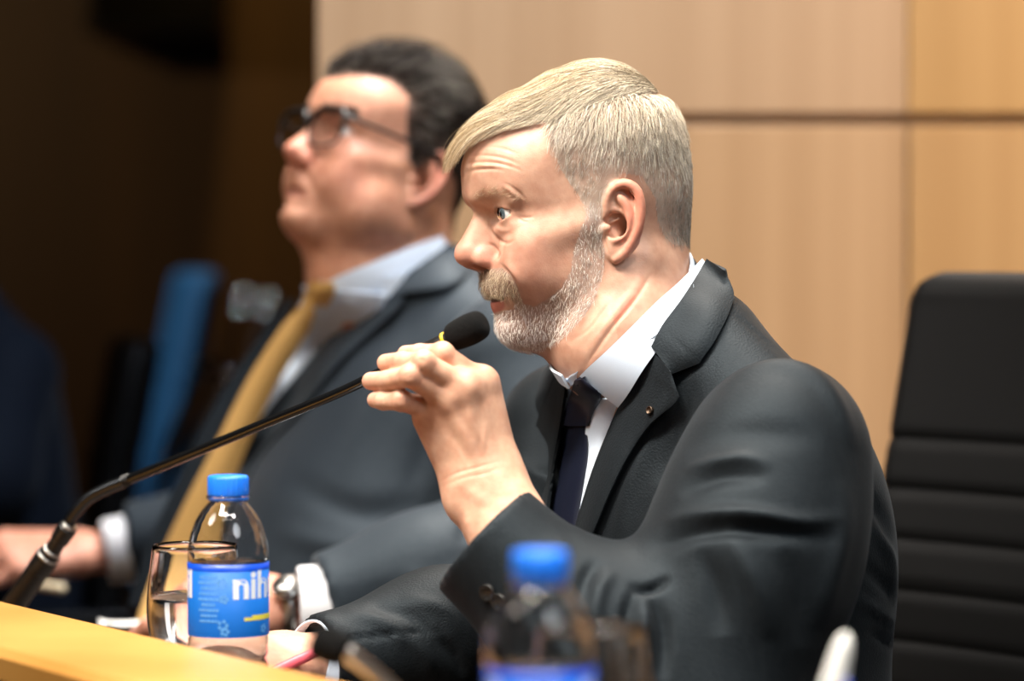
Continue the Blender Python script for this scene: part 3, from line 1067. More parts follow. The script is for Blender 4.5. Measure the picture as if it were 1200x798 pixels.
def head_mesh(hd, h, neck, p):
    """p: dict of proportions; all in millimetres of the head's own frame (x forward, y left, z up, origin between the ears)"""
    g = p.get
    v = Vol((-125, -104, -230), (140, 104, 150), h)
    jw = g('jaw', 0); fat = g('fat', 0)
    # cranium
    v.ell((g('cx', -2), 0, 46), (g('clen', 88), 75, 80), 1)
    v.ell((-20, 0, 66), (58, 64, 71), 20)
    v.ell((42, 0, 52), (58, 62, 58), 18)
    v.ell((-38, 0, 20), (47, 60, 50), 20)
    # neck
    nb = np.asarray(neck, float)
    v.rc((-22, 0, -15), nb, 56 + fat * .6, 59 + fat, 14)
    v.rc(nb, nb + A(-10, 0, -26), 57 + fat, 54, 10)
    # face block
    v.ell((45, 0, -12), (50, 57, 66), 16)
    v.ell((40, 0, -38), (50 + fat * .5, 45 + fat, 44), 14)
    for s in (1, -1):
        v.rc((8, s * 57, -8), (2, s * (50 + jw), -50), 12, 14, 16)
        v.rc((2, s * (50 + jw), -50), (74, s * 14, g('chz', -77) + 1), 13 + fat * .3, 13, 18)
        if fat:
            v.ell((38, s * 46, -46), (34, 18 + fat * .8, 30), 20)
        v.ell((26, s * 47, -24), (34, 17 + fat * .5, 36), 16)
        # cheekbones
        v.rc((68, s * 44, 0), (24, s * 60, 8), 14, 9, 16)
        v.ell((70, s * 36, -22), (22, 20, 24), 16)
        # brow
        v.rc((g('brow', 93), s * 9, 45), (73, s * 44, 47), 8.5, 7, 9)
        # temple hollow
        v.ell((48, s * 80, 42), (30, 12, 24), 16, op='-')
        # jaw-neck strap muscle
        v.rc((-22, s * 58, -32), nb + A(40, s * 14 - 0, -2), 11, 8, 14)
    v.ell((74, 0, -30), (g('max', 29), 34, 36), 12)
    # chin
    v.ell((g('chin', 80), 0, g('chz', -77)), (18, 19, 15), 14)
    if g('dchin', 0):
        v.ell((44, 0, -96), (40, 42, 20 + g('dchin')), 24)
    # eye sockets and lids
    ex, ey, ez, er = g('ex', 73), 32, 27, 12.2
    for s in (1, -1):
        v.ell((ex + 20, s * (ey - 2), ez), (13, 16, 10.5), 10, op='-')
        v.ell((ex - .6, s * ey, ez), (14.2, 14.6, 14.0), 3.5)
        # brow skin folding over the lid
        v.rc((ex + 11, s * 21, ez + 14.5), (ex + 0, s * 46, ez + 10), 4.6, 5.0, 6)
        # bag under the eye
        v.rc((ex + 9.5, s * 22, ez - 13.5), (ex + 2, s * 42, ez - 11.5), 4.2, 4.5, 6)
    # nose
    nt = g('tip', (113, -5)); lf = nt[0]
    v.rc((88, 0, 32), (lf - 2, 0, nt[1] + 4), 8, 9.5, 8)
    v.ell((lf, 0, nt[1]), (10.5, 9.8, 9.4), 6)
    v.rc((80, 0, 26), (lf - 14, 0, nt[1] - 1), 10, 15, 8)
    for s in (1, -1):
        v.ell((lf - 12.5, s * 12.4, nt[1] - 5), (10.5, 6.2, 8.4), 4.5)
        v.ell((lf - 15, s * 21.5, nt[1] + 3), (9, 3.0, 9), 4, op='-')
    v.rc((lf - 1, 0, nt[1] - 7), (lf - 12, 0, nt[1] - 12), 4, 5, 4)
    for s in (1, -1):
        v.ell((lf - 8, s * 8.6, nt[1] - 12.5), (8.0, 4.4, 5.8), 2, op='-')
    # lips
    lx = g('lip', 96); lz = g('lipz', -43); op = g('open', 2.6)
    v.rc((lx - 3, 0, lz + 11), (lx - 14, 0, lz + 4), 9, 9, 6)
    for s in (1, -1):
        v.rc((lx - 4.5, 0, lz + op + 3.4), (lx - 20, s * 23, lz + .6), 5.4, 3.6, 5)
        v.rc((lx - 5.0, 0, lz - op - 4.2), (lx - 20, s * 22, lz - 1.2), 6.2, 4.2, 5)
    if op > 0:
        v.ell((lx - 6, 0, lz), (18, 23, op), 1.6, op='-')
    else:
        v.ell((lx + 2, 0, lz), (9, 24, 1.0), 1.5, op='-')
    for s in (1, -1):
        v.rc((lx + 6, s * 10, lz - 18), (lx, s * 18, lz - 17), 6, 5, 6, op='-')
    # lid openings
    for s in (1, -1):
        hw, uo, lo = 15.4, g('uo', 5.4), 5.4
        R1 = (hw * hw + uo * uo) / (2 * uo); R2 = (hw * hw + lo * lo) / (2 * lo)
        c = A(ex, s * ey, ez)
        q = v.sub(c + A(-2, -17, -8), c + A(20, 17, 8))
        sl, X, Y, Z = q
        yy = (Y - c[1]) * s; zz = Z - c[2] - yy * .03
        d1 = np.sqrt(yy ** 2 + (zz - (uo - R1)) ** 2) - R1
        d2 = np.sqrt(yy ** 2 + (zz - (R2 - lo)) ** 2) - R2
        d = np.maximum(np.maximum(d1, d2), 4 - (X - c[0])).astype(np.float32) * np.ones(v.F[sl].shape, np.float32)
        d = np.maximum(d, np.sqrt((X - c[0]) ** 2 + (Y - c[1]) ** 2 + (Z - c[2]) ** 2) - 17.5)
        v.put(sl, d, 1.0, '-')
        v.ell(c, (er - 1.2,) * 3, .1, op='-')
    # ears
    for s in (1, -1):
        def E(u, w_, o):
            u, w_ = u * .93, w_ * .93 + 1
            return A(10 - u * .95 - w_ * .16, s * (67 + o + u * .34), w_)
        def Rm(q):
            # own axes of the ear plate: back, out, up
            b = unit(A(-.95, s * .34, 0)); up = unit(A(-.16, 0, 1)); up = unit(up - b * (up @ b)); o_ = np.cross(b, up)
            return np.stack([b, o_, up])
        RM = Rm(0)
        v.ell(E(15, 4, 3), (17, 3.2, 30), 3, R=RM)
        v.ell(E(10, -20, 2), (9.5, 4.2, 11), 4, R=RM)
        hx = spline([(7, 1, 3), (2, 10, 4), (2, 22, 5), (8, 32, 6), (18, 35, 6.5), (28, 28, 6.5), (32, 15, 6), (31, 0, 5.5), (26, -13, 5), (18, -24, 4.5), (9, -30, 4)], 26)
        v.chain([E(*q) for q in hx], np.r_[np.linspace(2.6, 3.6, 10), np.linspace(3.6, 3.2, 16)], 2.5)
        v.ell(E(16, 20, 6.5), (8, 4, 9), 4, R=RM, op='-')
        ah = spline([(14, 24, 4.5), (21, 12, 5), (21, 0, 5.5), (16, -9, 5.5), (8, -13, 5.5)], 14)
        v.chain([E(*q) for q in ah], np.full(14, 3.0), 3)
        v.ell(E(10, 0, 5), (9.5, 7.5, 11), 3, R=RM, op='-')
        v.rc(E(-2, -4, 1), E(2, -1, 5), 5, 3.4, 3)
        v.rc(E(7, 3, -1), E(14, 5, 0), 1.6, 1.2, 2)
    extra = g('extra')
    if extra: extra(v)
    V, Q = v.mesh()
    V = relax(V, Q, 2)
    return V, Q, v


def set_tint(o, col):
    a = o.data.attributes.new('tint', 'FLOAT_COLOR', 'POINT')
    c = np.ones((len(o.data.vertices), 4), np.float32)
    c[:, :3] = col
    a.data.foreach_set('color', c.ravel())


def eyes(hd, parent, p, gaze, iris_col):
    """two eyeballs with iris and pupil"""
    er = 12.2
    for s in (1, -1):
        c = A(p.get('ex', 73), s * 32, 27)
        gz = unit(A(*gaze))
        def cap(a0, a1, r, bulge=0, n=10):
            prof = []
            for q in np.linspace(a0, a1, n):
                prof.append((max(1e-3, r * math.sin(q)), r * math.cos(q) + bulge))
            return prof
        W = lambda mb: [hd.W(np.concatenate(mb.v)), mb.f]
        mb = MB().lathe(cap(.49, math.pi - .01, er, n=24), c, gz, 40, cap=False)
        e = mesh_obj('eye', *W(mb), M['eye_white'], parent)
        mb = MB().lathe(cap(.19, .50, er * 1.012, n=8), c, gz, 40, cap=False)
        mesh_obj('iris', *W(mb), iris_col, e)
        mb = MB().lathe(cap(.001, .20, er * 1.010, n=6), c, gz, 40, cap=False)
        mesh_obj('pupil', *W(mb), M['pupil'], e)
        mb = MB().lathe(cap(.001, .56, er * .86, 2.9, n=12), c, gz, 40, cap=False)
        mesh_obj('cornea', *W(mb), M['cornea'], e)


M['eye_white'] = mat('eye_white', (.72, .70, .68), .12, spec=.6)
M['iris_blue'] = mat('blue_grey_iris', (.14, .19, .22), .2)
M['iris_brown'] = mat('brown_iris', (.05, .02, .008), .2)
M['pupil'] = mat('pupil', (.002, .002, .002), .1)
M['cornea'] = glass_mat('cornea', (1, 1, 1), 1.2)
M['glass_lens'] = glass_mat('spectacle_lens', (1, 1, 1), 1.03)


def strands(name, Pts, rad, tint, parent, mt, tip=.35):
    """hair: Pts (n, m, 3) in world space"""
    n, m, _ = Pts.shape
    off = np.zeros(3); q = parent
    while q is not None:
        off += np.array(q.location); q = q.parent
    hc = bpy.data.hair_curves.new(name)
    hc.add_curves([m] * n)
    hc.points.foreach_set('position', (Pts - off).astype(np.float32).ravel())
    r = (np.asarray(rad).reshape(-1, 1) * np.linspace(1, tip, m)[None]) * np.ones((n, 1))
    ra = hc.attributes.get('radius') or hc.attributes.new('radius', 'FLOAT', 'POINT')
    ra.data.foreach_set('value', r.astype(np.float32).ravel())
    ta = hc.attributes.new('tint', 'FLOAT_COLOR', 'CURVE')
    c = np.ones((n, 4), np.float32); c[:, :3] = tint
    ta.data.foreach_set('color', c.ravel())
    hc.materials.append(mt)
    o = bpy.data.objects.new(name, hc)
    return link(o, parent)


def sample_roots(V, Q, mask, n):
    """random points on the quads whose centre is in mask; returns points and normals"""
    qi = np.where(mask)[0]
    a, b, c, d = [V[Q[qi, k]] for k in range(4)]
    ar = .5 * np.linalg.norm(np.cross(c - a, d - b), axis=1)
    pick = rng.choice(len(qi), n, p=ar / ar.sum())
    u, w = rng.random((n, 1)), rng.random((n, 1))
    Pp = (a[pick] * (1 - u) + b[pick] * u) * (1 - w) + (d[pick] * (1 - u) + c[pick] * u) * w
    nn = np.cross(c[pick] - a[pick], d[pick] - b[pick])
    return Pp, nn / np.maximum(np.linalg.norm(nn, axis=1), 1e-9)[:, None]


def grow(V, Q, roots, nrm, dirf, length, m, lift0, lift1, tree=None, jit=.15, scale=1.0):
    """strands that follow a direction field over a surface at a rising height; head-frame millimetres.
    dirf(points) -> unit directions; lift0, lift1 heights at root and tip"""
    tree = tree or bvh(V, Q)
    n = len(roots)
    length = np.asarray(length) * np.ones(n)
    out = np.zeros((n, m, 3)); out[:, 0] = roots - nrm * .4
    p = roots.copy(); N = nrm.copy()
    J = rng.normal(0, jit, (n, 3))
    for k in range(1, m):
        d = dirf(p, k / (m - 1)) + J
        d = d - N * (d * N).sum(1, keepdims=True)
        d /= np.maximum(np.linalg.norm(d, axis=1), 1e-6)[:, None]
        q = p + d * (length / (m - 1))[:, None]
        t = k / (m - 1)
        for i in range(n):
            loc, nn, _, dist = tree.find_nearest(Vector(q[i]))
            p[i] = loc; N[i] = nn
        hgt = lift0 + (lift1 - lift0) * (1 - (1 - t) ** 2)
        out[:, k] = p + N * np.reshape(hgt, (-1, 1))
    return out


# ------------------------------------------------------------------ people: hand



# ------------------------------------------------------------------ people: shared body building
F1 = unit(A(-.85, -.53, 0)); L1 = A(-F1[1], F1[0], 0)
RB = np.stack([F1, L1, A(0, 0, 1)])
Zv = A(0, 0, 1)


def BF(N, a, b, c):
    return np.asarray(N) + F1 * a + L1 * b + Zv * c


def torso_vol(N, prims, lo, hi, h):
    v = Vol(lo, hi, h)
    for q in prims:
        if q[0] == 'e':
            v.ell(BF(N, *q[1]), q[2], q[3], R=RB)
        else:
            v.rc(BF(N, *q[1]), BF(N, *q[2]), q[3], q[4], q[5])
    return v


def drop(V, Q, kill):
    Q = Q[~kill]
    used = np.unique(Q)
    mp = np.full(len(V), -1); mp[used] = np.arange(len(used))
    return V[used], mp[Q]


def sleeve_mesh(pts, rs, cuff_r, lo, hi, h, lines, extra=None, depth=.05, k=.05):
    """jacket sleeve along the points, open and hollow at the cuff end"""
    v = Vol(lo, hi, h)
    v.chain(pts, rs, k)
    if extra: extra(v)
    ax = unit(np.asarray(pts[-1]) - np.asarray(pts[-2]))
    v.cut(pts[-1], ax, rs[-1] * 2.2)
    v.rc(pts[-1] - ax * depth, pts[-1] + ax * .03, cuff_r - .004, cuff_r, .001, op='-')
    V, Q = v.mesh()
    V = relax(V, Q, 3)
    V = folds(V, Q, lines)
    return V, Q


def trousers(N, hip_c, m, parent, shoe_m):
    """thighs, shins down to the floor and shoes, under the desk"""
    v = Vol(BF(hip_c, .25, 0, -.25) - .55, BF(hip_c, .25, 0, -.25) + .55, .010)
    v.ell(BF(hip_c, 0, 0, 0), (.13, .18, .12), .04, R=RB)
    sh = MB()
    for s in (1, -1):
        hp = BF(hip_c, .02, s * .09, -.01); kn = BF(hip_c, .42, s * .11, -.02); an = BF(hip_c, .36, s * .11, 0); an[2] = .09
        v.rc(hp, kn, .085, .062, .05); v.rc(kn, an, .062, .048, .03)
    V, Q = v.mesh()
    mesh_obj('trousers', V, Q, m, parent)
    for s in (1, -1):
        an = BF(hip_c, .36, s * .11, 0); an[2] = .03
        v = Vol(an - .22, an + .22, .006)
        v.rc(an - F1 * .04, an + F1 * .16, .036, .030, .02); v.rc(an + Zv * .0, an + Zv * .05, .036, .034, .03)
        v.cut(A(an[0], an[1], .004), A(0, 0, -1), .4)
        V, Q = v.mesh()
        mesh_obj('shoe', V, Q, shoe_m, parent)


def hand_generic(v, W, d, up, side, sc=1.0, curl=(.3, .3, .3, .3), spread=.12, thumb=(.5, .3), k=.004, wr=.024):
    """W wrist, d direction of the fingers, up back of the hand, side: +1 the thumb lies towards up x d"""
    d = unit(d); up = unit(up - d * (np.dot(up, d))); t = np.cross(up, d) * side
    q = lambda a, b, c: np.asarray(W) + sc * (d * a + t * b + up * c)
    mc = [q(.088, .026, .002), q(.092, .006, .005), q(.086, -.014, .003), q(.078, -.032, -.002)]
    ln = [(.044, .026, .021), (.049, .030, .022), (.045, .028, .022), (.036, .021, .020)]
    rr = [.0098, .0100, .0094, .0082]
    for i in range(4):
        v.rc(q(.012, (.016, .006, -.005, -.016)[i], 0), mc[i], .0165 * sc, .0125 * sc, .010)
        ang = 0.0; p = mc[i]; dirs = unit(d + t * spread * (1.5 - i) * .6)
        for j in range(3):
            ang += curl[i] * (1.0, 1.25, .8)[j]
            e = p + sc * ln[i][j] * (dirs * math.cos(ang) - up * math.sin(ang))
            v.rc(p, e, rr[i] * sc * (1, .93, .86)[j], rr[i] * sc * (.95, .86, .72)[j], k if j else .006)
            p = e
    tb = q(.022, .022, -.008); t1 = tb + sc * .046 * unit(d * .75 + t * thumb[0] - up * .35)
    t2 = t1 + sc * .034 * unit(d * .9 + t * thumb[1] - up * .25); t3 = t2 + sc * .028 * unit(d * 1 + t * (thumb[1] - .3) - up * .2)
    v.rc(tb, t1, .017 * sc, .0125 * sc, .012); v.rc(t1, t2, .0118 * sc, .0108 * sc, .004); v.rc(t2, t3, .0108 * sc, .008 * sc, .003)
    v.rc(np.asarray(W) - d * .06 * sc, q(.01, 0, 0), wr * sc, wr * 1.05 * sc, .012, flat=(up, .78))


# ------------------------------------------------------------------ the speaking man
N1 = P(748, 395, 2.60)
hip1 = BF(N1, -.13, 0, -.50)
man = thing('person', 'grey-haired bearded man in charcoal suit and navy tie holding the microphone', 'person', (hip1[0], hip1[1], 0))
hd1 = Head(P(697, 266, 2.625), math.radians(13), math.radians(11), 0, .965)
par1 = dict(clen=81, cx=0, tip=(113, -2), lip=98, lipz=-42, open=3.2, chin=81, chz=-70, ex=75.5, uo=5.6, brow=95.5, max=28, fat=0)


def man_face_extra(v):
    # forehead brought forward, throat under the jaw
    v.ell((62, 0, 62), (40, 50, 34), 14)
    v.rc((58, 0, -70), (22, 0, -98), 20, 32, 26)


par1['extra'] = man_face_extra
Vh, Qh, _ = head_mesh(hd1, 1.3 * HS, hd1.H(N1 + A(-.012, 0, .0)), par1)
Vw = hd1.W(Vh)
face_lines = [
    # forehead lines
    ([(545, 192), (562, 190), (583, 191), (604, 197), (614, 203)], 1.6, -.0012),
    ([(545, 203), (559, 199), (578, 198), (592, 200)], 1.6, -.0012),
    ([(549, 183), (570, 182), (592, 186), (612, 194)], 1.6, -.0009),
    ([(560, 172), (585, 173), (608, 181)], 1.8, -.0006),
    ([(546, 197), (562, 194), (583, 195)], 1.8, .0006),
    ([(592, 214), (606, 224), (617, 235)], 1.8, -.0009),
    ([(587, 216), (600, 226), (610, 236)], 2.2, .0008),
    # corner of the eye
    ([(606, 253), (615, 255), (626, 254)], 1.3, -.0010),
    ([(604, 252), (611, 258), (618, 260)], 1.3, -.0008),
    # below the eye
    ([(570, 256), (575, 270), (583, 280), (594, 285), (604, 281)], 1.8, -.0016),
    ([(580, 262), (588, 270), (600, 270)], 2.5, .0008),
    # wing of the nose and the fold towards the mouth
    ([(571, 286), (578, 288), (584, 297), (583, 306)], 1.8, -.0022),
    ([(585, 308), (596, 320), (604, 334), (609, 347)], 2.2, -.0018),
    ([(590, 306), (602, 320), (611, 336)], 4.0, .0012),
    # below the lower lip
    ([(580, 374), (592, 376), (604, 374)], 3.0, -.0014),
    # in front of the ear, below it, and the long strap of the neck
    ([(708, 262), (709, 282), (713, 300)], 1.6, -.0014),
    ([(765, 318), (745, 350), (716, 386), (684, 433)], 2.4, -.0014),
    ([(757, 316), (738, 346), (708, 384), (676, 428)], 5, .0010),
    ([(700, 345), (690, 372), (668, 405)], 7, -.0020),
    ([(668, 400), (690, 385), (716, 352)], 2.2, -.0008),
]
Vw = folds(Vw, Qh, face_lines)
pxh = hd1.px(Vh)


def soft(x, a, b):
    return np.clip((x - a) / (b - a), 0, 1)


def tint_head(Vh, pxh, beard_poly=None, hair_poly=None, base=(.53, .315, .225), scalp=(.42, .33, .27), under=(.44, .34, .29), lip=(.40, .13, .10), red=(.58, .235, .17), lipc=None, ex_=74):
    c = np.tile(np.array(base), (len(Vh), 1))
    x, y, z = Vh[:, 0], np.abs(Vh[:, 1]), Vh[:, 2]
    def mix(w, col):
        nonlocal c
        w = np.clip(w, 0, 1)[:, None]
        c = c * (1 - w) + np.array(col) * w
    blob = lambda cx, cy, cz, r: np.exp(-(((x - cx) ** 2 + (y - cy) ** 2 + (z - cz) ** 2) / r ** 2))
    mix(.75 * blob(114, 0, -6, 16), red); mix(.6 * blob(100, 14, -10, 10), red)
    mix(.45 * blob(72, 42, -14, 26), red)
    mix(.75 * soft(y, 74, 82) * (x < 20), (.62, .24, .165))
    mix(.5 * blob(80, 30, 14, 9), (.46, .24, .19))
    if hair_poly is not None:
        m = in_poly(pxh, hair_poly) & (y < 80)
        mix(.85 * m, scalp)
    if beard_poly is not None:
        mix(.7 * in_poly(pxh, beard_poly), under)
    lx, lz, op = lipc
    d = ((y / 21) ** 2 + ((z - (lz - op * .6 - 2.5)) / (op + 4.6)) ** 2)
    mix(.9 * soft(1.15 - d, 0, .3) * (x > lx - 24), lip)
    # dark rim of the lashes along the upper lid
    yy = y - 32; zz = z - 27 - yy * .03
    up_d = np.sqrt(yy ** 2 + (zz - (4.9 - 24)) ** 2) - 24
    mix(.8 * np.exp(-((up_d - .6) / .9) ** 2) * (np.abs(yy) < 14) * (x > ex_ + 3) * (zz > -2), (.16, .08, .06))
    ins = (np.abs(z - lz) < op * .8) & (x < lx - 9) & (x > lx - 40) & (y < 18)
    mix(.9 * ins, (.10, .02, .02))
    return c


beard1 = [(690, 236), (683, 262), (673, 290), (669, 318), (657, 338), (642, 350), (626, 359), (614, 356), (609, 345), (604, 333), (596, 321), (587, 313), (562, 317), (556, 322), (562, 345), (580, 347), (604, 349), (603, 362), (574, 366), (572, 395), (588, 412), (618, 415), (640, 408), (660, 396), (680, 376), (697, 352), (706, 325), (709, 296), (704, 270), (704, 240)]
hair1 = [(640, 140), (646, 170), (657, 198), (668, 215), (680, 232), (690, 255), (694, 290), (705, 298), (707, 262), (706, 238), (712, 218), (728, 203), (752, 206), (768, 232), (771, 258), (779, 278), (790, 287), (803, 288), (835, 285), (860, 150), (800, 30), (690, 10), (560, 50), (490, 150), (520, 200), (545, 172), (562, 160), (590, 150)]
tint1 = tint_head(Vh, pxh, beard1, hair1, lipc=(98, -42, 3.2))

# the raised left hand: joints from the photograph, each at its own distance
def J(x, y, d):          # pixel in the 5.7x crop whose corner is (415, 360)
    return P(415 + x / 5.7, 360 + y / 5.7, d)


hv_lo = P(425, 640, 2.36) - .01; hv_hi = P(640, 395, 2.60) + .01
hv = Vol(np.minimum(hv_lo, hv_hi) - A(.0, .0, .03), np.maximum(hv_lo, hv_hi) + A(.03, 0, 0), .0011 * HS)
wr1 = P(553, 574, 2.455); wr2 = P(579, 556, 2.458)
MCP = [J(845, 510, 2.462), J(742, 540, 2.446), J(630, 610, 2.447), J(545, 690, 2.458)]
PIP = [J(590, 315, 2.452), J(465, 372, 2.430), J(375, 462, 2.428), J(315, 627, 2.440)]
DIP = [J(440, 312, 2.468), J(318, 366, 2.450), J(225, 490, 2.450), J(195, 625, 2.452)]
TIP = [J(345, 312, 2.482), J(212, 372, 2.468), J(112, 494, 2.468), J(140, 620, 2.462)]
FR = [(.0100, .0086, .0075, .0066), (.0102, .0086, .0077, .0069), (.0098, .0082, .0076, .0070), (.0090, .0075, .0069, .0062)]
wb = [wr2 + A(.004, 0, 0), wr2 - A(.006, 0, .0), wr1 + A(.008, 0, .0), wr1]
for i in range(4):
    hv.rc(wb[i], MCP[i], .0155, .0135, .012)
    # pad of the palm behind the bones
    hv.rc(wb[i] + A(0, .012, 0), MCP[i] + A(0, .010, -.004), .0145, .0125, .012)
for i in range(4):
    hv.chain([MCP[i], PIP[i], DIP[i], TIP[i]], FR[i], .0028)
    hv.ell(PIP[i] - A(0, .001, -.001), (FR[i][1] * 1.02,) * 3, .003)
    hv.ell(MCP[i] - A(0, .003, -.001), (.0118,) * 3, .008)
# heel of the hand on the little-finger side
hv.rc(wr1 + A(-.001, .004, .004), MCP[3] + A(-.003, .006, -.006), .0165, .0130, .012)
# thumb behind the stalk
th = [P(565, 545, 2.485), P(540, 492, 2.505), P(508, 455, 2.507), P(487, 432, 2.494)]
hv.chain(th, (.017, .0125, .0112, .0085), .006)
# wrist and forearm
elb1 = P(812, 868, 2.40)
fa = unit(P(640, 700, 2.42) - (wr1 + wr2) / 2)
for a in (wr1, wr2):
    hv.rc(a, a + fa * .11, .0205, .027, .014)
hv.ell(P(541, 590, 2.450), (.010, .009, .012), .012)
Vn, Qn = hv.mesh()
Vn = relax(Vn, Qn, 2)
c3 = lambda x, y: (400 + x / 2.658, 340 + y / 2.658)
c5 = lambda x, y: (415 + x / 5.7, 360 + y / 5.7)
hand_lines = [
    # tendons and veins over the back of the hand
    ([c5(840, 520), c5(880, 640), c5(900, 800), c3(500, 520)], 7, .0009),
    ([c5(740, 560), c5(770, 680), c5(800, 800), c3(470, 520)], 6.5, .0011),
    ([c5(630, 620), c5(680, 740), c3(400, 480), c3(430, 560)], 6.5, .0010),
    ([c5(690, 620), c5(720, 740), c3(412, 470)], 6, -.0008),
    ([c5(800, 560), c5(840, 700), c3(455, 480)], 6, -.0008),
    ([c5(580, 690), c5(620, 800), c3(380, 520)], 6, -.0008),
    ([c3(450, 400), c3(446, 450), c3(440, 520)], 3.0, .0005),
    ([c3(345, 470), c3(375, 520), c3(395, 570)], 3.0, .0004),
    # creases of the wrist
    ([c3(300, 600), c3(360, 570), c3(430, 550), c3(500, 530)], 1.8, -.0005),
    ([c3(310, 615), c3(380, 585), c3(450, 570), c3(510, 548)], 1.8, -.0004),
    ([c3(365, 610), c3(385, 660), c3(395, 720)], 7, -.0014),
    ([c3(400, 620), c3(430, 650), c3(470, 670)], 7, .0010),
    # knuckle creases of the fingers
    ([c5(430, 330), c5(450, 370)], 1.0, -.0007), ([c5(450, 335), c5(470, 370)], 1.0, -.0007),
    ([c5(335, 470), c5(370, 440)], 1.0, -.0007), ([c5(350, 485), c5(385, 455)], 1.0, -.0007),
    ([c5(295, 600), c5(310, 650)], 1.0, -.0007), ([c5(320, 600), c5(335, 650)], 1.0, -.0007),
    ([c5(195, 590), c5(200, 640)], 1.0, -.0005), ([c5(225, 440), c5(230, 500)], 1.0, -.0005), ([c5(320, 340), c5(325, 400)], 1.0, -.0005),
]
Vn = folds(Vn, Qn, hand_lines)
pxn = proj(Vn)
tn = np.tile(np.array((.58, .345, .24)), (len(Vn), 1))
def mixn(w, col):
    global tn
    w = np.clip(w, 0, 1)[:, None]; tn = tn * (1 - w) + np.array(col) * w
for i in range(4):
    mixn(.45 * np.exp(-(np.linalg.norm(Vn - PIP[i], axis=1) / .010) ** 2), (.52, .22, .15))
    mixn(.35 * np.exp(-(np.linalg.norm(Vn - TIP[i], axis=1) / .012) ** 2), (.68, .36, .27))
    mixn(.4 * np.exp(-(np.linalg.norm(Vn - MCP[i], axis=1) / .013) ** 2), (.52, .235, .16))

# the right hand resting on the worktop
hr_w = P(354, 772, 2.515)
hr_d = unit(P(300, 772, 2.47) - P(352, 762, 2.515)) * A(1, 1, 0)
v = Vol(hr_w - .15, hr_w + .12, .0016 * HS)
hand_generic(v, hr_w, hr_d, A(.10, -.45, .9), -1, .95, (.55, .6, .62, .65), .1, (.5, .2))
Vr, Qr = v.mesh(); Vr = relax(Vr, Qr, 2)

# torso under the clothes
TP1 = [
    ('e', (-.060, 0, -.150), (.105, .175, .135), .05),
    ('e', (-.060, 0, -.270), (.130, .178, .16), .06),
    ('e', (-.080, 0, -.400), (.142, .178, .16), .06),
    ('e', (-.138, 0, -.480), (.140, .185, .13), .06),
    ('r', (-.030, .045, -.012), (-.045, .138, -.085), .050, .050, .04),
    ('r', (-.030, -.045, -.012), (-.045, -.150, -.080), .050, .056, .04),
    ('r', (-.035, 0, -.03), (-.06, 0, -.12), .06, .08, .05),
    ('e', (-.115, .04, -.17), (.066, .11, .13), .05),
]
lo1 = A(-.28, 2.30, .45); hi1 = A(.46, 3.02, 1.10)
tv = torso_vol(N1, TP1, lo1, hi1, .0045 * HS)
Vj, Qj = tv.mesh(); Vj = relax(Vj, Qj, 2)
tv.F += .009
Vs, Qs = tv.mesh()
tv.F += .012
Vb, Qb = tv.mesh()
tree_j = bvh(Vj, Qj)

SL = P(914, 520, 2.455); WL = P(566, 632, 2.425)
SR = P(668, 508, 2.75); ER = P(690, 742, 2.66); WR = P(374, 776, 2.525)
# body = head and neck, both hands, torso and arms
av = Vol(lo1 - .05, hi1 + .05, .008)
av.chain([SL, elb1, (wr1 + wr2) / 2 + fa * .10], (.045, .035, .028), .02)
av.chain([SR, ER, hr_w - hr_d * .05], (.045, .035, .026), .02)
Va, Qa = av.mesh()
parts = [(Vw, Qh, tint1), (Vn, Qn, tn), (Vr, Qr, np.tile(np.array((.58, .33, .23)), (len(Vr), 1))), (Vb, Qb, np.tile(np.array((.55, .33, .24)), (len(Vb), 1))), (Va, Qa, np.tile(np.array((.55, .33, .24)), (len(Va), 1)))]


def join(parts):
    n = 0; Vs_, Qs_, Ts_ = [], [], []
    for a, b, c in parts:
        Vs_.append(a); Qs_.append(b + n); Ts_.append(c); n += len(a)
    return np.concatenate(Vs_), np.concatenate(Qs_), np.concatenate(Ts_)


Vt, Qt, Tt = join(parts)
body1 = mesh_obj('body', Vt, Qt, M['skin'], man)
set_tint(body1, Tt)
eyes(hd1, man, par1, (1, .36, .04), M['iris_blue'])

# jacket body: open in front, sleeves set in
V_open = [(846, 300), (828, 340), (800, 385), (772, 425), (742, 476), (718, 526), (700, 566), (683, 612), (668, 660), (630, 640), (641, 594), (658, 496), (668, 450), (640, 380), (740, 300)]
jl = [
    ([(905, 372), (938, 405), (972, 440), (1002, 480)], 6, .002),
    ([(1000, 560), (1030, 600), (1045, 640)], 7, -.004),
    ([(1010, 660), (1040, 690), (1056, 720)], 6, -.004), ([(1000, 700), (1035, 720), (1058, 735)], 5, .003),
    ([(1015, 740), (1045, 755), (1066, 770)], 5, -.004), ([(1020, 610), (1042, 650), (1050, 690)], 6, .004),
    ([(780, 460), (760, 520), (735, 580), (720, 640)], 9, .004),
    ([(812, 440), (800, 500), (770, 570)], 9, -.004),
    ([(640, 450), (622, 490), (612, 540)], 8, .003), ([(655, 470), (640, 520), (632, 570)], 7, -.003),
    ([(853, 362), (885, 388), (919, 420)], 1.6, -.0018),
]
Vj2 = folds(Vj, Qj, jl)
qc = Vj2[Qj].mean(1); qn = np.cross(Vj2[Qj[:, 2]] - Vj2[Qj[:, 0]], Vj2[Qj[:, 3]] - Vj2[Qj[:, 1]])
facing = (qn * (qc - A(0, 0, CAM_Z))).sum(1) < 0
kill = in_poly(proj(qc), V_open) & (facing | (qc[:, 2] > .985))
Vj3, Qj3 = drop(Vj2, Qj, kill)
jacket = mesh_obj('jacket', Vj3, Qj3, M['suit'], man)
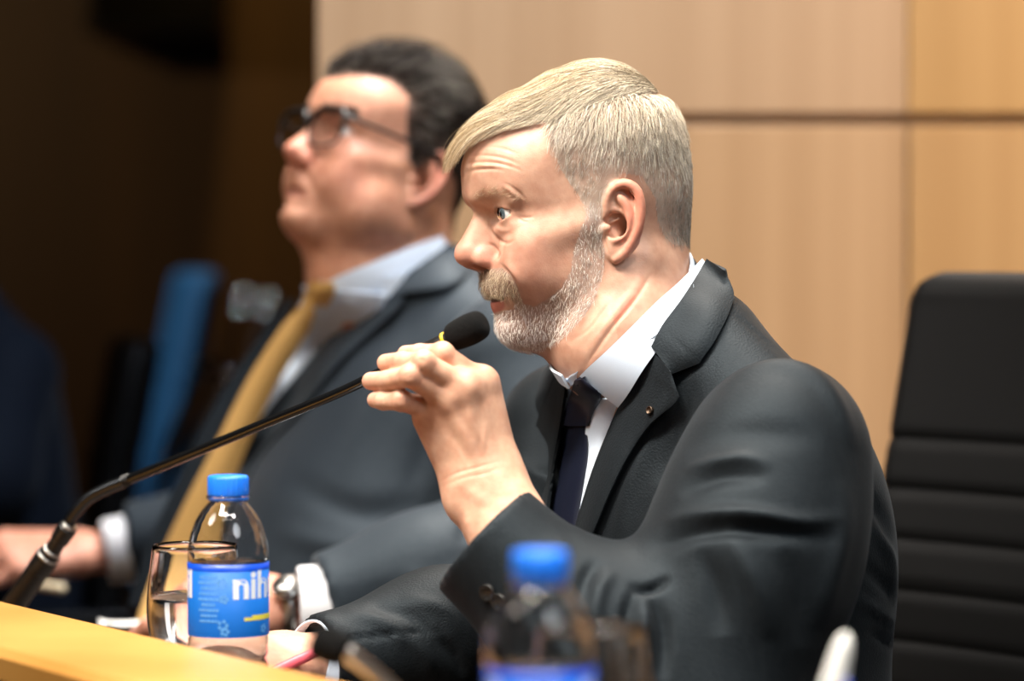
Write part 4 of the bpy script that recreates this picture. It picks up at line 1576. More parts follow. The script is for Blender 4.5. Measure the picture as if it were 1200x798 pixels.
# sleeves
sl_lines = [
    # crown of the sleeve and the long sweeping folds from the armpit
    ([(836, 456), (870, 434), (912, 425), (955, 442), (985, 480), (1002, 530)], 9, 0.0049),
    ([(800, 528), (845, 512), (890, 508), (965, 514)], 15, -.0032),
    ([(802, 552), (840, 541), (875, 537), (905, 548)], 7, 0.0042),
    ([(795, 580), (846, 559), (900, 560)], 9, -.0042),
    ([(776, 612), (820, 603), (880, 602), (940, 611), (990, 606)], 8, 0.0063),
    ([(758, 646), (820, 625), (880, 622), (985, 632)], 9, -.0060),
    ([(845, 612), (868, 650), (890, 695), (905, 750)], 15, 0.0049),
    ([(818, 640), (838, 685), (848, 745)], 14, -0.0056),
    ([(920, 640), (938, 690), (940, 760)], 18, -0.0049),
    ([(985, 560), (990, 610), (975, 680), (960, 740)], 12, 0.0042),
    # elbow bend
    ([(738, 684), (752, 691), (768, 688), (784, 676)], 5, -0.0070),
    ([(744, 690), (736, 715), (728, 755)], 6, -0.0063),
    ([(754, 698), (756, 732), (750, 775)], 6, 0.0056),
    ([(766, 700), (778, 740), (776, 800)], 8, -0.0063),
    ([(720, 668), (704, 690), (698, 720), (696, 750)], 8, 0.0049),
    ([(702, 656), (686, 678), (680, 710)], 7, -0.0049),
    ([(672, 636), (652, 655), (642, 690), (652, 730)], 14, 0.0035),
    ([(640, 690), (660, 730), (700, 775)], 12, -0.0042),
    ([(600, 720), (640, 755), (690, 790)], 12, 0.0035),
]
def cap_l(v):
    v.ell(BF(SL, -.005, -.005, -.010), (.066, .054, .062), .03, R=RB)
    v.ell(P(895, 610, 2.44), (.070, .066, .070), .05)
up1 = P(870, 690, 2.425)
Vl, Ql = sleeve_mesh([SL, up1, elb1, P(700, 758, 2.405), WL], [.060, .069, .066, .057, .050], .041, A(-.12, 2.25, .62), A(.36, 2.62, 1.04), .0035 * HS, sl_lines, cap_l)
sleeve_l = mesh_obj('sleeve', Vl, Ql, M['suit'], jacket)
sr_lines = [
    ([(365, 752), (450, 744), (530, 738)], 1.8, -.0030),
    ([(400, 716), (450, 730), (480, 760)], 8, .003), ([(430, 710), (480, 722), (510, 750)], 8, -.003),
    ([(470, 700), (520, 715), (540, 750)], 8, .003), ([(510, 745), (530, 765), (545, 795)], 7, -.004), ([(480, 745), (500, 770), (510, 798)], 7, .003),
    ([(600, 540), (640, 560), (680, 570)], 9, .003), ([(610, 575), (650, 590), (700, 600)], 9, -.003),
]
Vq, Qq = sleeve_mesh([SR, P(672, 620, 2.72), ER, P(520, 752, 2.585), WR], [.062, .062, .058, .050, .038], .030, A(-.30, 2.40, .66), A(.22, 2.92, 1.04), .0038 * HS, sr_lines)
# the sleeve lies on the desk
Vq[:, 2] = np.maximum(Vq[:, 2], DZ + .002)
sleeve_r = mesh_obj('sleeve', Vq, Qq, M['suit'], jacket)
# shirt front
kp = in_poly(proj(Vs[Qs].mean(1)), [(850, 260), (800, 380), (740, 500), (720, 700), (600, 700), (610, 560), (640, 420), (700, 300)])
Vs2, Qs2 = drop(Vs, Qs, ~kp)
shirt = mesh_obj('shirt', Vs2, Qs2, M['shirt'], man)
tree_s = bvh(Vs, Qs)
both1 = bvh(*join([(Vw, Qh, Vw), (Vs, Qs, Vs)])[:2])


def neck_ring(name, tree, c, nrm, e, a0, a1, h0, h1, lift, thick, m, parent, nu=64, nv=6, flare=0.0):
    """a standing band round the neck: c, nrm, e = centre, axis and the direction of its front; angles from the front"""
    nrm = unit(nrm); e = unit(e - nrm * np.dot(e, nrm)); l = np.cross(nrm, e)
    Rr = np.zeros((nu, nv)); G = np.zeros((nu, nv, 3))
    an = np.linspace(a0, a1, nu); hh = np.linspace(h0, h1, nv)
    for i, q in enumerate(an):
        d = e * math.cos(q) + l * math.sin(q)
        for j, h in enumerate(hh):
            hit = tree.ray_cast(Vector(c + nrm * h), Vector(d))
            Rr[i, j] = min(max(hit[3], .045), .085) if hit[0] is not None else .062
    for _ in range(10):
        pd = np.pad(Rr, 1, mode='edge'); Rr = .5 * Rr + .125 * (pd[:-2, 1:-1] + pd[2:, 1:-1] + pd[1:-1, :-2] + pd[1:-1, 2:])
    for i, q in enumerate(an):
        d = e * math.cos(q) + l * math.sin(q)
        for j, h in enumerate(hh):
            G[i, j] = c + nrm * h + d * (Rr[i, j] + lift + flare * (1 - j / (nv - 1)))
    du = np.gradient(G, axis=0); dv = np.gradient(G, axis=1)
    Nn = np.cross(du, dv); Nn /= np.maximum(np.linalg.norm(Nn, axis=2), 1e-9)[..., None]
    if (Nn * (G - c)).sum() < 0: Nn = -Nn
    n = nu * nv
    V = np.concatenate([(G + Nn * thick).reshape(-1, 3), G.reshape(-1, 3)])
    Fc = []
    for i in range(nu - 1):
        for j in range(nv - 1):
            a, b, cc, dd = i * nv + j, i * nv + j + 1, (i + 1) * nv + j + 1, (i + 1) * nv + j
            Fc += [(a, b, cc, dd), (dd + n, cc + n, b + n, a + n)]
    rim = [j for j in range(nv)] + [i * nv + nv - 1 for i in range(1, nu)] + [(nu - 1) * nv + j for j in range(nv - 2, -1, -1)] + [i * nv for i in range(nu - 2, 0, -1)]
    for a, b in zip(rim, rim[1:] + rim[:1]): Fc.append((b, a, a + n, b + n))
    o = mesh_obj(name, V, Fc, m, parent); sharp(o, 50)
    return o


def disc_button(tree, px, py, r, m, parent, dflt):
    o = Vector((0, 0, CAM_Z)); d = (Vector(P(px, py, 1.0)) - o).normalized()
    h = tree.ray_cast(o, d)
    if h[0] is None: return
    nn = np.array(h[1]); nn = nn if np.dot(nn, np.array(d)) < 0 else -nn
    c = np.array(h[0]) + nn * .0006
    mb = MB().lathe([(.0001, .001), (r * .55, .001), (r * .75, .0016), (r * .92, .0024), (r, .0016), (r, -.001), (.0001, -.001)], c, nn, 24)
    mb.build('button', m, parent)


def cuff_ring(name, a, b, ra, rb, th, m, parent, n=40, flat=None):
    ax = unit(b - a); L = np.linalg.norm(b - a)
    return MB().lathe([(ra, 0), (rb, L), (rb - th * .5, L + .0008), (rb - th, L), (ra - th, 0)], a, ax, n, cap=False).build(name, m, parent)


# shirt collar, tie, lapels of the speaking man
ccol = (P(820, 306, 2.60) + P(682, 438, 2.555)) / 2
ecol = P(682, 438, 2.555) - P(820, 306, 2.60)
ncol = unit(np.cross(ecol, L1)); ncol = ncol if ncol[2] > 0 else -ncol
neck_ring('collar_band', bvh(Vw, Qh), ccol, ncol, ecol, .30, 2 * math.pi - .30, -.012, .001, .0030, .0020, M['shirt'], shirt)
leaf1 = drape('collar_leaf', both1, [(823, 303), (796, 330), (768, 355), (740, 383), (712, 410), (690, 430), (679, 441)],
      [(838, 322), (818, 350), (796, 380), (772, 408), (752, 436), (736, 462), (724, 478)], 40, 14, (.007, .015), .002, M['shirt'], shirt, 2.56, fit=True)
drape('collar_leaf', both1, [(676, 436), (668, 440), (664, 447)], [(674, 448), (667, 454), (660, 458)], 10, 8, .009, .002, M['shirt'], shirt, 2.56)
placket = drape('placket', both1, [(726, 468), (706, 520), (692, 562), (678, 610), (668, 650)], [(690, 468), (684, 520), (674, 562), (664, 610), (652, 650)], 30, 8, .0035, .002, M['shirt'], shirt, 2.55, bulge=lambda s_, t: .007 * max(0, 1 - s_ * 4))
tie1 = drape('tie', tree_s, [(659, 492), (651, 535), (641, 594), (633, 645), (622, 700)], [(687, 492), (689, 527), (684, 562), (674, 620), (664, 700)], 44, 12, .009, .003, M['tie_navy'], man, 2.55,
             bulge=lambda s_, t: .004 * math.sin(math.pi * t))
drape('knot', both1, [(673, 446), (667, 466), (661, 484), (657, 499)], [(684, 444), (704, 464), (696, 482), (687, 499)], 16, 14, .0185, .012, M['tie_navy'], tie1, 2.55,
      bulge=lambda s_, t: .006 * math.sin(math.pi * t) * (.6 + .4 * math.sin(math.pi * s_)))
tree_j1 = bvh(Vj2, Qj)
lap = drape('lapel', tree_j1, [(762, 407), (742, 446), (724, 478), (704, 524), (690, 562), (676, 608), (664, 650)],
      [(787, 438), (794, 461), (794, 466), (789, 474), (760, 499), (736, 534), (715, 576), (690, 636)], 60, 18, (.0055, .010), .003, M['suit'], jacket, 2.5,
      bulge=lambda s_, t: .004 * math.sin(math.pi * t) + .003 * t)
def tri_mesh(o):
    off = np.zeros(3); q = o.parent
    while q is not None:
        off += np.array(q.location); q = q.parent
    return np.array([v.co[:] for v in o.data.vertices]) + off, np.array([list(p.vertices) for p in o.data.polygons if len(p.vertices) == 4])


lv, lq = tri_mesh(leaf1)
tree_c1 = bvh(*join([(Vw, Qh, Vw), (Vj2, Qj, Vj2), (lv, lq, lv)])[:2])
drape('collar', tree_c1, [(828, 303), (812, 330), (796, 354), (776, 381), (763, 406)],
      [(850, 318), (860, 343), (856, 362), (847, 382), (836, 402), (823, 420), (820, 425), (814, 428), (788, 438)], 60, 16, (.0025, .010), .003, M['suit'], jacket, 2.5, smooth_it=60,
      bulge=lambda s_, t: .004 * math.sin(math.pi * t))
neck_ring('collar_back', bvh(Vw, Qh), ccol, ncol, ecol, math.pi * .62, math.pi * 1.5, -.050, -.006, .009, .004, M['suit'], jacket, flare=.010)
drape('lapel', tree_j1, [(664, 440), (656, 496), (648, 540), (640, 594), (632, 650)], [(650, 438), (634, 478), (620, 530), (612, 580), (606, 650)], 40, 12, (.009, .007), .003, M['suit'], jacket, 2.6)
# small pin on the lapel
disc_button(bvh(np.array([v.co[:] for v in lap.data.vertices]) + np.array(man.location), np.array([list(p.vertices) for p in lap.data.polygons if len(p.vertices) == 4])), 763, 481, .0032, M['pin'], lap, 2.5)
tl = bvh(Vl, Ql)
for q in ((572, 694), (585, 705), (598, 716)):
    disc_button(tl, q[0], q[1], .0065, M['button'], sleeve_l, 2.4)
cdir = unit(hr_w - WR)
cuff_ring('shirt_cuff', WR - cdir * .02, WR + cdir * .012, .0335, .0320, .002, M['shirt'], shirt)
trousers(N1, hip1, M['suit'], man, M['leather'])
pen('pink pen held in the speaking man\'s resting right hand', hr_w + hr_d * .075 + A(.0, -.036, -.010), hr_w + hr_d * -.005 + A(.02, -.040, .014), .0042, M['pink'])

# ---- hair and beard of the speaking man
tree_h = bvh(Vh, Qh)
qh = Vh[Qh].mean(1); pq = hd1.px(qh)
inhair = in_poly(pq, hair1) & (np.abs(qh[:, 1]) < 79)
# the long hair combed forward over the top; short hair on sides and back
top_poly = [(520, 215), (545, 173), (565, 160), (592, 149), (640, 141), (665, 128), (700, 116), (745, 108), (790, 112), (800, 60), (700, 20), (560, 40), (490, 140)]
intop = inhair & in_poly(pq, top_poly)


def choose(cols, n, w=None):
    c = np.array(cols)[rng.choice(len(cols), n, p=w)]
    return c * rng.uniform(.8, 1.2, (n, 1))


def dir_top(p, t):
    d = np.tile(A(1.0, -.42, -.10), (len(p), 1))
    fr = soft(p[:, 0], 55, 95)
    d[:, 2] -= 1.0 * fr
    d[:, 1] -= .25 * fr
    return d


def dir_side(p, t):
    c = A(-50, 0, 128)
    d = p - c
    d /= np.maximum(np.linalg.norm(d, axis=1), 1)[:, None]
    d = d * .8 + A(.15, 0, -.65)
    return d


def clump(S, n, amt):
    """gather the strands into locks: the tips drift towards the tip of the nearest of n chosen strands"""
    ci = rng.choice(len(S), n, replace=False)
    d = ((S[:, None, 0] - S[None, ci, 0]) ** 2).sum(2)
    near = ci[d.argmin(1)]
    m = S.shape[1]
    w = (amt * np.linspace(0, 1, m) ** 1.4)[None, :, None]
    rel = S[near] - S[near][:, :1] + S[:, :1] * .35 + S[near][:, :1] * .65
    return S * (1 - w) + rel * w


def clip_strands(hd, Pt, poly):
    """shorten strands whose tips reach into a pixel region where no hair lies"""
    n, m, _ = Pt.shape
    for i in range(n):
        ins = in_poly(hd.px(Pt[i]), poly)
        if ins[1:].any():
            k = max(1, int(np.argmax(ins[1:])) + 1)
            src = Pt[i, :k + 1]
            q = np.linspace(0, k * .93, m)
            a = np.floor(q).astype(int).clip(0, k - 1); f = (q - a)[:, None]
            Pt[i] = src[a] * (1 - f) + src[np.minimum(a + 1, k)] * f
    return Pt


NT = 8000
part_line = np.array([(640, 141), (665, 128), (700, 116), (745, 108), (790, 112)], float)
ro, no = sample_roots(Vh, Qh, intop, NT)
pd, _ = pl_dist(hd1.px(ro), part_line)
pf = soft(pd, 0, 38) * 1.0
pf[ro[:, 1] < 0] = 1.0
frontf = soft(ro[:, 0], -45, 55)


def dir_top1(p, t):
    q, _ = pl_dist(hd1.px(p), part_line)
    q = soft(q, 0, 40); q[p[:, 1] < 0] = 1
    d = np.stack([np.ones(len(p)), .30 - .72 * q, -.34 + .24 * q], 1)
    fr = soft(p[:, 0], 50, 95)
    d[:, 2] -= 1.0 * fr
    d[:, 1] -= .25 * fr * q
    return d


lf = rng.uniform(.35, 1.0, NT) * (3.0 + 3.5 * frontf + 12.5 * pf * (.12 + .88 * frontf))
S_ = grow(Vh, Qh, ro, no, dir_top1, (30 + 45 * (.3 + .7 * pf)) * rng.uniform(.75, 1.15, NT), 10, 2.0, lf, tree_h, .10)
bare = [(518, 206), (534, 192), (548, 174), (565, 164), (592, 153), (640, 143), (660, 240), (600, 300), (500, 300)]
S_ = clump(S_, 300, .6)
ph = rng.uniform(0, 6.28, (NT, 1)); tt = np.linspace(0, 1, 10)[None]
S_[:, :, 2] += .9 * tt * np.sin(tt * 7 + ph + ro[:, :1] * .08)
S_ = clip_strands(hd1, S_, bare)
S_ += np.cumsum(rng.normal(0, .12, S_.shape), 1)
ct = choose([(.56, .42, .245), (.74, .62, .42), (.36, .25, .13), (.15, .10, .05), (.80, .73, .58)], NT, [.28, .20, .25, .13, .14])
np_ = (1 - pf)[:, None] * .8
ct = ct * (1 - np_) + ct.mean(1, keepdims=True) * A(1.14, 1.01, .80) * np_
strands('hair', hd1.W(S_), np.full(NT, .00015), ct, man, M['hair'])
NS = 17000
sd_ = inhair & ~intop
ro, no = sample_roots(Vh, Qh, sd_, NS)
pr = hd1.px(ro)
long_ = soft(205 - pr[:, 1] + .15 * (pr[:, 0] - 700), 0, 85)          # long near the parting, clipped short round the ear
ear_d = np.linalg.norm((pr - A(733, 235)) / A(1.0, 1.25), axis=1)
thin = np.clip(soft(ear_d, 24, 75) * .7 + .3 * long_ + .12, 0, 1)
thin = np.where((pr[:, 0] < 700) & (pr[:, 1] > 165), np.minimum(thin, .55), thin)
kp_ = rng.random(NS) < thin
ro, no, pr, long_ = ro[kp_], no[kp_], pr[kp_], long_[kp_]; NS = len(ro)
crown = np.exp(-(((ro[:, 0] + 52) / 34) ** 2 + ((ro[:, 2] - 122) / 26) ** 2))
S_ = grow(Vh, Qh, ro, no, dir_side, 4.5 + 17 * long_ + rng.uniform(-1.5, 2.5, NS), 5, .3, (.9 + 7.5 * long_ ** 1.5 + 4 * crown) * rng.uniform(.5, 1.15, NS), tree_h, .26)
S_ = clump(S_, 1500, .55)
gray = choose([(.74, .67, .56), (.58, .51, .41), (.88, .84, .77), (.15, .115, .09), (.33, .26, .20)], NS, [.30, .2, .22, .14, .14])
gray = gray * (1 + long_[:, None] * A(.0, -.05, -.14))
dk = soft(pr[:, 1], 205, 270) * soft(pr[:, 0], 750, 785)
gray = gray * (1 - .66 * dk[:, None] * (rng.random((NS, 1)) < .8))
fz = (1 - long_)[:, None]
gray = gray * (1 - .25 * fz)
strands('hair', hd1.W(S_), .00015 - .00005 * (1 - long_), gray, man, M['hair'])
inb = in_poly(pq, beard1) & (np.abs(qh[:, 1]) < 72) & ~((qh[:, 0] > 98 - 26) & (((np.abs(qh[:, 1]) / 23) ** 2 + ((qh[:, 2] + 47) / 7.0) ** 2) < 1))
NB = int(6000)
ro, no = sample_roots(Vh, Qh, inb, NB)
dens = rng.random(NB)
prb = hd1.px(ro)
edge_keep = dens < (.35 + .65 * soft(prb[:, 1], 230, 350)) 
ro, no, prb = ro[edge_keep], no[edge_keep], prb[edge_keep]; NB = len(ro)
S_ = grow(Vh, Qh, ro, no, lambda p, t: np.tile(A(.25, 0, -1.0), (len(p), 1)) + np.stack([0 * p[:, 0], .25 * np.sign(p[:, 1]) * (p[:, 0] > 90), 0 * p[:, 0]], 1), rng.uniform(2.6, 5.5, NB), 4, .2, rng.uniform(.8, 2.6, NB), tree_h, .30)
bc = choose([(.80, .76, .70), (.66, .60, .53), (.50, .41, .32), (.25, .19, .14)], NB, [.42, .28, .2, .1])
mo = (prb[:, 1] < 352) & (prb[:, 0] < 612)
bc[mo] = choose([(.46, .34, .22), (.30, .21, .13), (.62, .50, .36)], int(mo.sum()), [.40, .32, .28])
S_[mo] = S_[mo][:, :1] + (S_[mo] - S_[mo][:, :1]) * 1.5
ch_ = soft(prb[:, 1], 350, 385)[:, None] * soft(670 - prb[:, 0], -20, 20)[:, None]
bc = bc * (1 - .6 * ch_) + A(.86, .83, .79) * .6 * ch_
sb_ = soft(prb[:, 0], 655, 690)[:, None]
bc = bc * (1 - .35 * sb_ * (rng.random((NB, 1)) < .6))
strands('beard', hd1.W(S_), np.where(mo, .00015, .00011), bc, man, M['hair'])
# eyebrows
brow = [(553, 229), (560, 222), (575, 219), (592, 222), (606, 230), (618, 238), (604, 238), (588, 232), (570, 230), (556, 234)]
inw = in_poly(pq, brow) & (qh[:, 0] > 60)
ro, no = sample_roots(Vh, Qh, inw, 420)
S_ = grow(Vh, Qh, ro, no, lambda p, t: np.stack([-.5 + 0 * p[:, 0], np.sign(p[:, 1]) * 1.0, .25 + 0 * p[:, 0]], 1), rng.uniform(4, 7, 420), 4, .2, 1.2, tree_h, .2)
strands('eyebrow', hd1.W(S_), np.full(420, .00008), choose([(.46, .34, .22), (.60, .47, .33), (.30, .20, .12)], 420, [.5, .3, .2]), man, M['hair'])

# ------------------------------------------------------------------ the man in glasses
N2 = P(452, 332, 3.30)
hip2 = BF(N2, .06, 0, -.53)
man2 = thing('person', 'dark-haired man in glasses, grey suit and golden tie looking up', 'person', (hip2[0], hip2[1], 0))
hd2 = Head(P(447, 214, 3.30), math.radians(36), math.radians(-18), 0, .97)
par2 = dict(clen=92, cx=-4, tip=(113, -5), lip=99, lipz=-42, open=0, chin=87, chz=-68, ex=73, brow=93, max=30, fat=11, jaw=3)


def man2_extra(v):
    v.ell((52, 0, 60), (44, 52, 40), 14)
    v.rc((62, 0, -70), (20, 0, -96), 20, 44, 30)


par2['extra'] = man2_extra
Vg, Qg, _ = head_mesh(hd2, 1.8 * HS, hd2.H(N2), par2)
Vgw = hd2.W(Vg); pxg = hd2.px(Vg)
Vgw = folds(Vgw, Qg, [([(352, 195), (362, 212), (366, 232)], 5, -.0030), ([(330, 222), (345, 226), (362, 232)], 4, -.0025), ([(330, 262), (360, 290), (400, 300)], 8, -.003)])
hair2 = [(388, 92), (420, 88), (455, 92), (478, 112), (476, 150), (478, 185), (488, 200), (494, 190), (505, 186), (525, 192), (535, 215), (530, 250), (532, 285), (590, 300), (620, 60), (480, -20), (370, 20)]
tint2 = tint_head(Vg, pxg, None, hair2, base=(.56, .285, .185), scalp=(.10, .075, .06), red=(.60, .20, .14), lipc=(99, -42, 1.5), lip=(.46, .19, .14))
# hands
lw = P(330, 710, 2.93)
v = Vol(lw - A(.17, .08, .08), lw + A(.09, .09, .12), .0022 * HS)
hand_generic(v, lw, A(-1, .02, .12), A(.1, -.75, .65), 1, .92, (.45, .95, 1.0, 1.0), .12, (1.0, .75))
Vl2, Ql2 = v.mesh(); Vl2 = relax(Vl2, Ql2, 2)
rw = P(106, 668, 3.56); rw[2] = DZ + .036
v = Vol(rw - A(.19, .09, .07), rw + A(.10, .09, .10), .0022 * HS)
hand_generic(v, rw, A(-1, -.25, .0), A(.15, -.35, .9), -1, 1.05, (.30, .35, .4, .45), .14, (.6, .3))
Vr2, Qr2 = v.mesh(); Vr2 = relax(Vr2, Qr2, 2)
Vr2[:, 2] = np.maximum(Vr2[:, 2], DZ + .004)
TP2 = [
    ('e', (-.035, .02, -.155), (.125, .175, .14), .05),
    ('e', (.015, 0, -.30), (.155, .200, .17), .06),
    ('e', (.055, 0, -.43), (.185, .205, .17), .06),
    ('e', (.045, 0, -.53), (.180, .205, .14), .06),
    ('r', (-.030, .05, -.02), (-.045, .160, -.085), .055, .058, .04),
    ('r', (-.030, -.04, -.02), (-.045, -.105, -.085), .050, .058, .04),
]
lo2 = A(-.62, 2.90, .38); hi2 = A(.22, 3.72, 1.14)
tv2 = torso_vol(N2, TP2, lo2, hi2, .006 * HS)
Vk, Qk = tv2.mesh(); Vk = relax(Vk, Qk, 2)
tv2.F += .009
Vs2_, Qs2_ = tv2.mesh()
tv2.F += .012
Vb2, Qb2 = tv2.mesh()
SL2 = P(600, 432, 3.08); EL2 = P(640, 640, 3.02); WL2 = P(378, 708, 2.935)
SR2 = P(392, 440, 3.50); ER2 = P(310, 640, 3.58); WR2 = P(152, 676, 3.57)
WR2[2] = DZ + .045; ER2[2] = DZ + .065
av = Vol(lo2 - .05, hi2 + .05, .010)
av.chain([SL2, EL2, lw + A(.05, 0, 0)], (.05, .038, .028), .02)
av.chain([SR2, ER2, rw + A(.05, 0.01, 0)], (.05, .038, .028), .02)
Va2, Qa2 = av.mesh()
sk2 = np.array((.56, .28, .18))
flat = lambda V_, c: np.tile(np.array(c), (len(V_), 1))
Vt, Qt, Tt = join([(Vgw, Qg, tint2), (Vl2, Ql2, flat(Vl2, (.62, .30, .21))), (Vr2, Qr2, flat(Vr2, (.62, .30, .21))), (Vb2, Qb2, flat(Vb2, sk2)), (Va2, Qa2, flat(Va2, sk2))])
body2 = mesh_obj('body', Vt, Qt, M['skin'], man2); set_tint(body2, Tt)
eyes(hd2, man2, par2, (1, -.05, .02), M['iris_brown'])
V_open2 = [(530, 270), (470, 345), (415, 385), (360, 440), (318, 500), (286, 556), (264, 620), (246, 740), (130, 740), (180, 660), (222, 560), (258, 490), (292, 425), (338, 362), (380, 300)]
Vk2 = folds(Vk, Qk, [([(480, 380), (440, 470), (400, 560)], 14, .004), ([(540, 420), (500, 520), (470, 600)], 14, -.005), ([(330, 560), (420, 600), (520, 590)], 16, -.006), ([(320, 620), (400, 640), (480, 630)], 14, .005), ([(600, 360), (560, 430), (550, 500)], 14, -.006), ([(230, 470), (205, 540), (180, 610)], 9, -.004)])
qc = Vk2[Qk].mean(1); qn = np.cross(Vk2[Qk[:, 2]] - Vk2[Qk[:, 0]], Vk2[Qk[:, 3]] - Vk2[Qk[:, 1]])
kill = in_poly(proj(qc), V_open2) & (((qn * (qc - A(0, 0, CAM_Z))).sum(1) < 0) | (qc[:, 2] > 1.03))
Vk3, Qk3 = drop(Vk2, Qk, kill)
jacket2 = mesh_obj('jacket', Vk3, Qk3, M['suit_grey'], man2)
Vl3, Ql3 = sleeve_mesh([SL2, P(638, 540, 3.05), EL2, P(500, 682, 2.96), WL2], [.072, .072, .066, .056, .047], .038, A(-.30, 2.75, .60), A(.22, 3.28, 1.12), .005 * HS,
                       [([(560, 640), (590, 600), (640, 580)], 9, .006), ([(540, 640), (560, 600), (600, 570)], 9, -.006), ([(600, 500), (640, 520), (680, 520)], 12, .005), ([(590, 470), (630, 480), (680, 470)], 12, -.005), ([(430, 690), (470, 700), (520, 690)], 9, -.003), ([(470, 670), (510, 680), (560, 660)], 9, .004)])
Vl3[:, 2] = np.maximum(Vl3[:, 2], DZ + .002)
mesh_obj('sleeve', Vl3, Ql3, M['suit_grey'], jacket2)
Vr3, Qr3 = sleeve_mesh([SR2, P(350, 540, 3.56), ER2, WR2], [.070, .068, .060, .046], .037, A(-.62, 3.25, .62), A(-.08, 3.82, 1.12), .006 * HS, [])
Vr3[:, 2] = np.maximum(Vr3[:, 2], DZ + .002)
mesh_obj('sleeve', Vr3, Qr3, M['suit_grey'], jacket2)
kp = in_poly(proj(Vs2_[Qs2_].mean(1)), [(560, 240), (490, 360), (400, 450), (330, 560), (290, 760), (100, 760), (200, 540), (300, 380), (380, 280)])
Va_, Qa_ = drop(Vs2_, Qs2_, ~kp)
shirt2 = mesh_obj('shirt', Va_, Qa_, M['shirt'], man2)
tree_s2 = bvh(Vs2_, Qs2_); tree_j2 = bvh(Vk2, Qk)
both2 = bvh(*join([(Vgw, Qg, Vgw), (Vs2_, Qs2_, Vs2_)])[:2])
ccol2 = (P(525, 290, 3.32) + P(382, 334, 3.22)) / 2
ecol2 = P(382, 334, 3.22) - P(525, 290, 3.32)
ncol2 = unit(np.cross(ecol2, L1)); ncol2 = ncol2 if ncol2[2] > 0 else -ncol2
neck_ring('collar_band', bvh(Vgw, Qg), ccol2, ncol2, F1 - Zv * .3, .30, 2 * math.pi - .30, -.035, -.004, .004, .0025, M['shirt'], shirt2)
drape('collar_leaf', both2, [(518, 276), (480, 290), (440, 306), (405, 320), (384, 330)], [(528, 292), (500, 308), (470, 324), (440, 340), (412, 357)], 30, 10, .008, .003, M['shirt'], shirt2, 3.25, fit=True)
drape('placket', both2, [(380, 340), (362, 388), (330, 442), (296, 506)], [(452, 345), (424, 386), (368, 444), (320, 500)], 24, 10, .005, .002, M['shirt'], shirt2, 3.2, smooth_it=30, bulge=lambda s_, t: .018 * max(0, 1 - 2.5 * s_))
drape('collar_leaf', both2, [(378, 328), (366, 336), (358, 342)], [(374, 342), (362, 352), (350, 360)], 10, 8, .010, .002, M['shirt'], shirt2, 3.25)
tie2 = drape('tie', tree_s2, [(360, 350), (328, 385), (290, 445), (252, 520), (216, 590), (184, 660), (160, 730)], [(388, 352), (364, 385), (330, 440), (298, 505), (274, 565), (256, 630), (236, 730)], 44, 12, .012, .004, M['tie_gold'], man2, 3.2,
             bulge=lambda s_, t: .006 * math.sin(math.pi * t))
drape('knot', both2, [(364, 330), (358, 342), (354, 358)], [(392, 332), (392, 346), (382, 360)], 14, 12, .018, .010, M['tie_gold'], tie2, 3.2, bulge=lambda s_, t: .008 * math.sin(math.pi * t))
drape('lapel', tree_j2, [(432, 352), (396, 384), (346, 440), (302, 496), (274, 552), (258, 610)], [(470, 346), (466, 362), (405, 417), (353, 479), (302, 537), (264, 616)], 50, 14, .012, .004, M['suit_grey'], jacket2, 3.2,
      bulge=lambda s_, t: .006 * math.sin(math.pi * t) + .004 * t)
drape('collar', tree_j2, [(527, 284), (500, 304), (468, 326), (434, 350)], [(560, 300), (545, 322), (515, 340), (472, 346)], 40, 12, .012, .004, M['suit_grey'], jacket2, 3.2, bulge=lambda s_, t: .005 * math.sin(math.pi * t))
drape('lapel', tree_j2, [(345, 352), (300, 425), (265, 490), (232, 560), (196, 640), (172, 710)], [(338, 350), (282, 425), (240, 495), (204, 570), (172, 640), (150, 710)], 40, 8, .010, .004, M['suit_grey'], jacket2, 3.3)
neck_ring('collar_back', bvh(Vgw, Qg), ccol2, ncol2, F1 - Zv * .3, math.pi * .55, math.pi * 1.5, -.055, -.008, .011, .004, M['suit_grey'], jacket2, flare=.010)
# shirt cuffs and the wristwatch
cuff_ring('shirt_cuff', WL2 + A(.02, 0, 0), lw + A(.016, 0, 0), .0385, .036, .002, M['shirt_white'], shirt2)
cuff_ring('shirt_cuff', WR2 + A(.03, 0, 0), rw + A(.018, 0, 0), .039, .036, .002, M['shirt_white'], shirt2)
wc = lw + A(.006, 0, 0)
wax = unit(WL2 - lw)
wt = MB().lathe([(.0262, -.006), (.0285, -.006), (.0285, .006), (.0262, .006), (.0262, -.006)], wc, wax, 36, cap=False).build('wristwatch', M['steel'], man2)
wd = unit(A(0, -.75, .66))
MB().lathe([(.0001, 0), (.013, 0), (.014, .003), (.0125, .006), (.0001, .006)], wc + wd * .026, wd, 32).build('watch_case', M['chrome'], wt)
MB().lathe([(.0001, 0), (.0108, 0), (.0108, .0006), (.0001, .0006)], wc + wd * .0321, wd, 32).build('dial', M['steel'], wt)
trousers(N2, hip2, M['suit_grey'], man2, M['leather'])
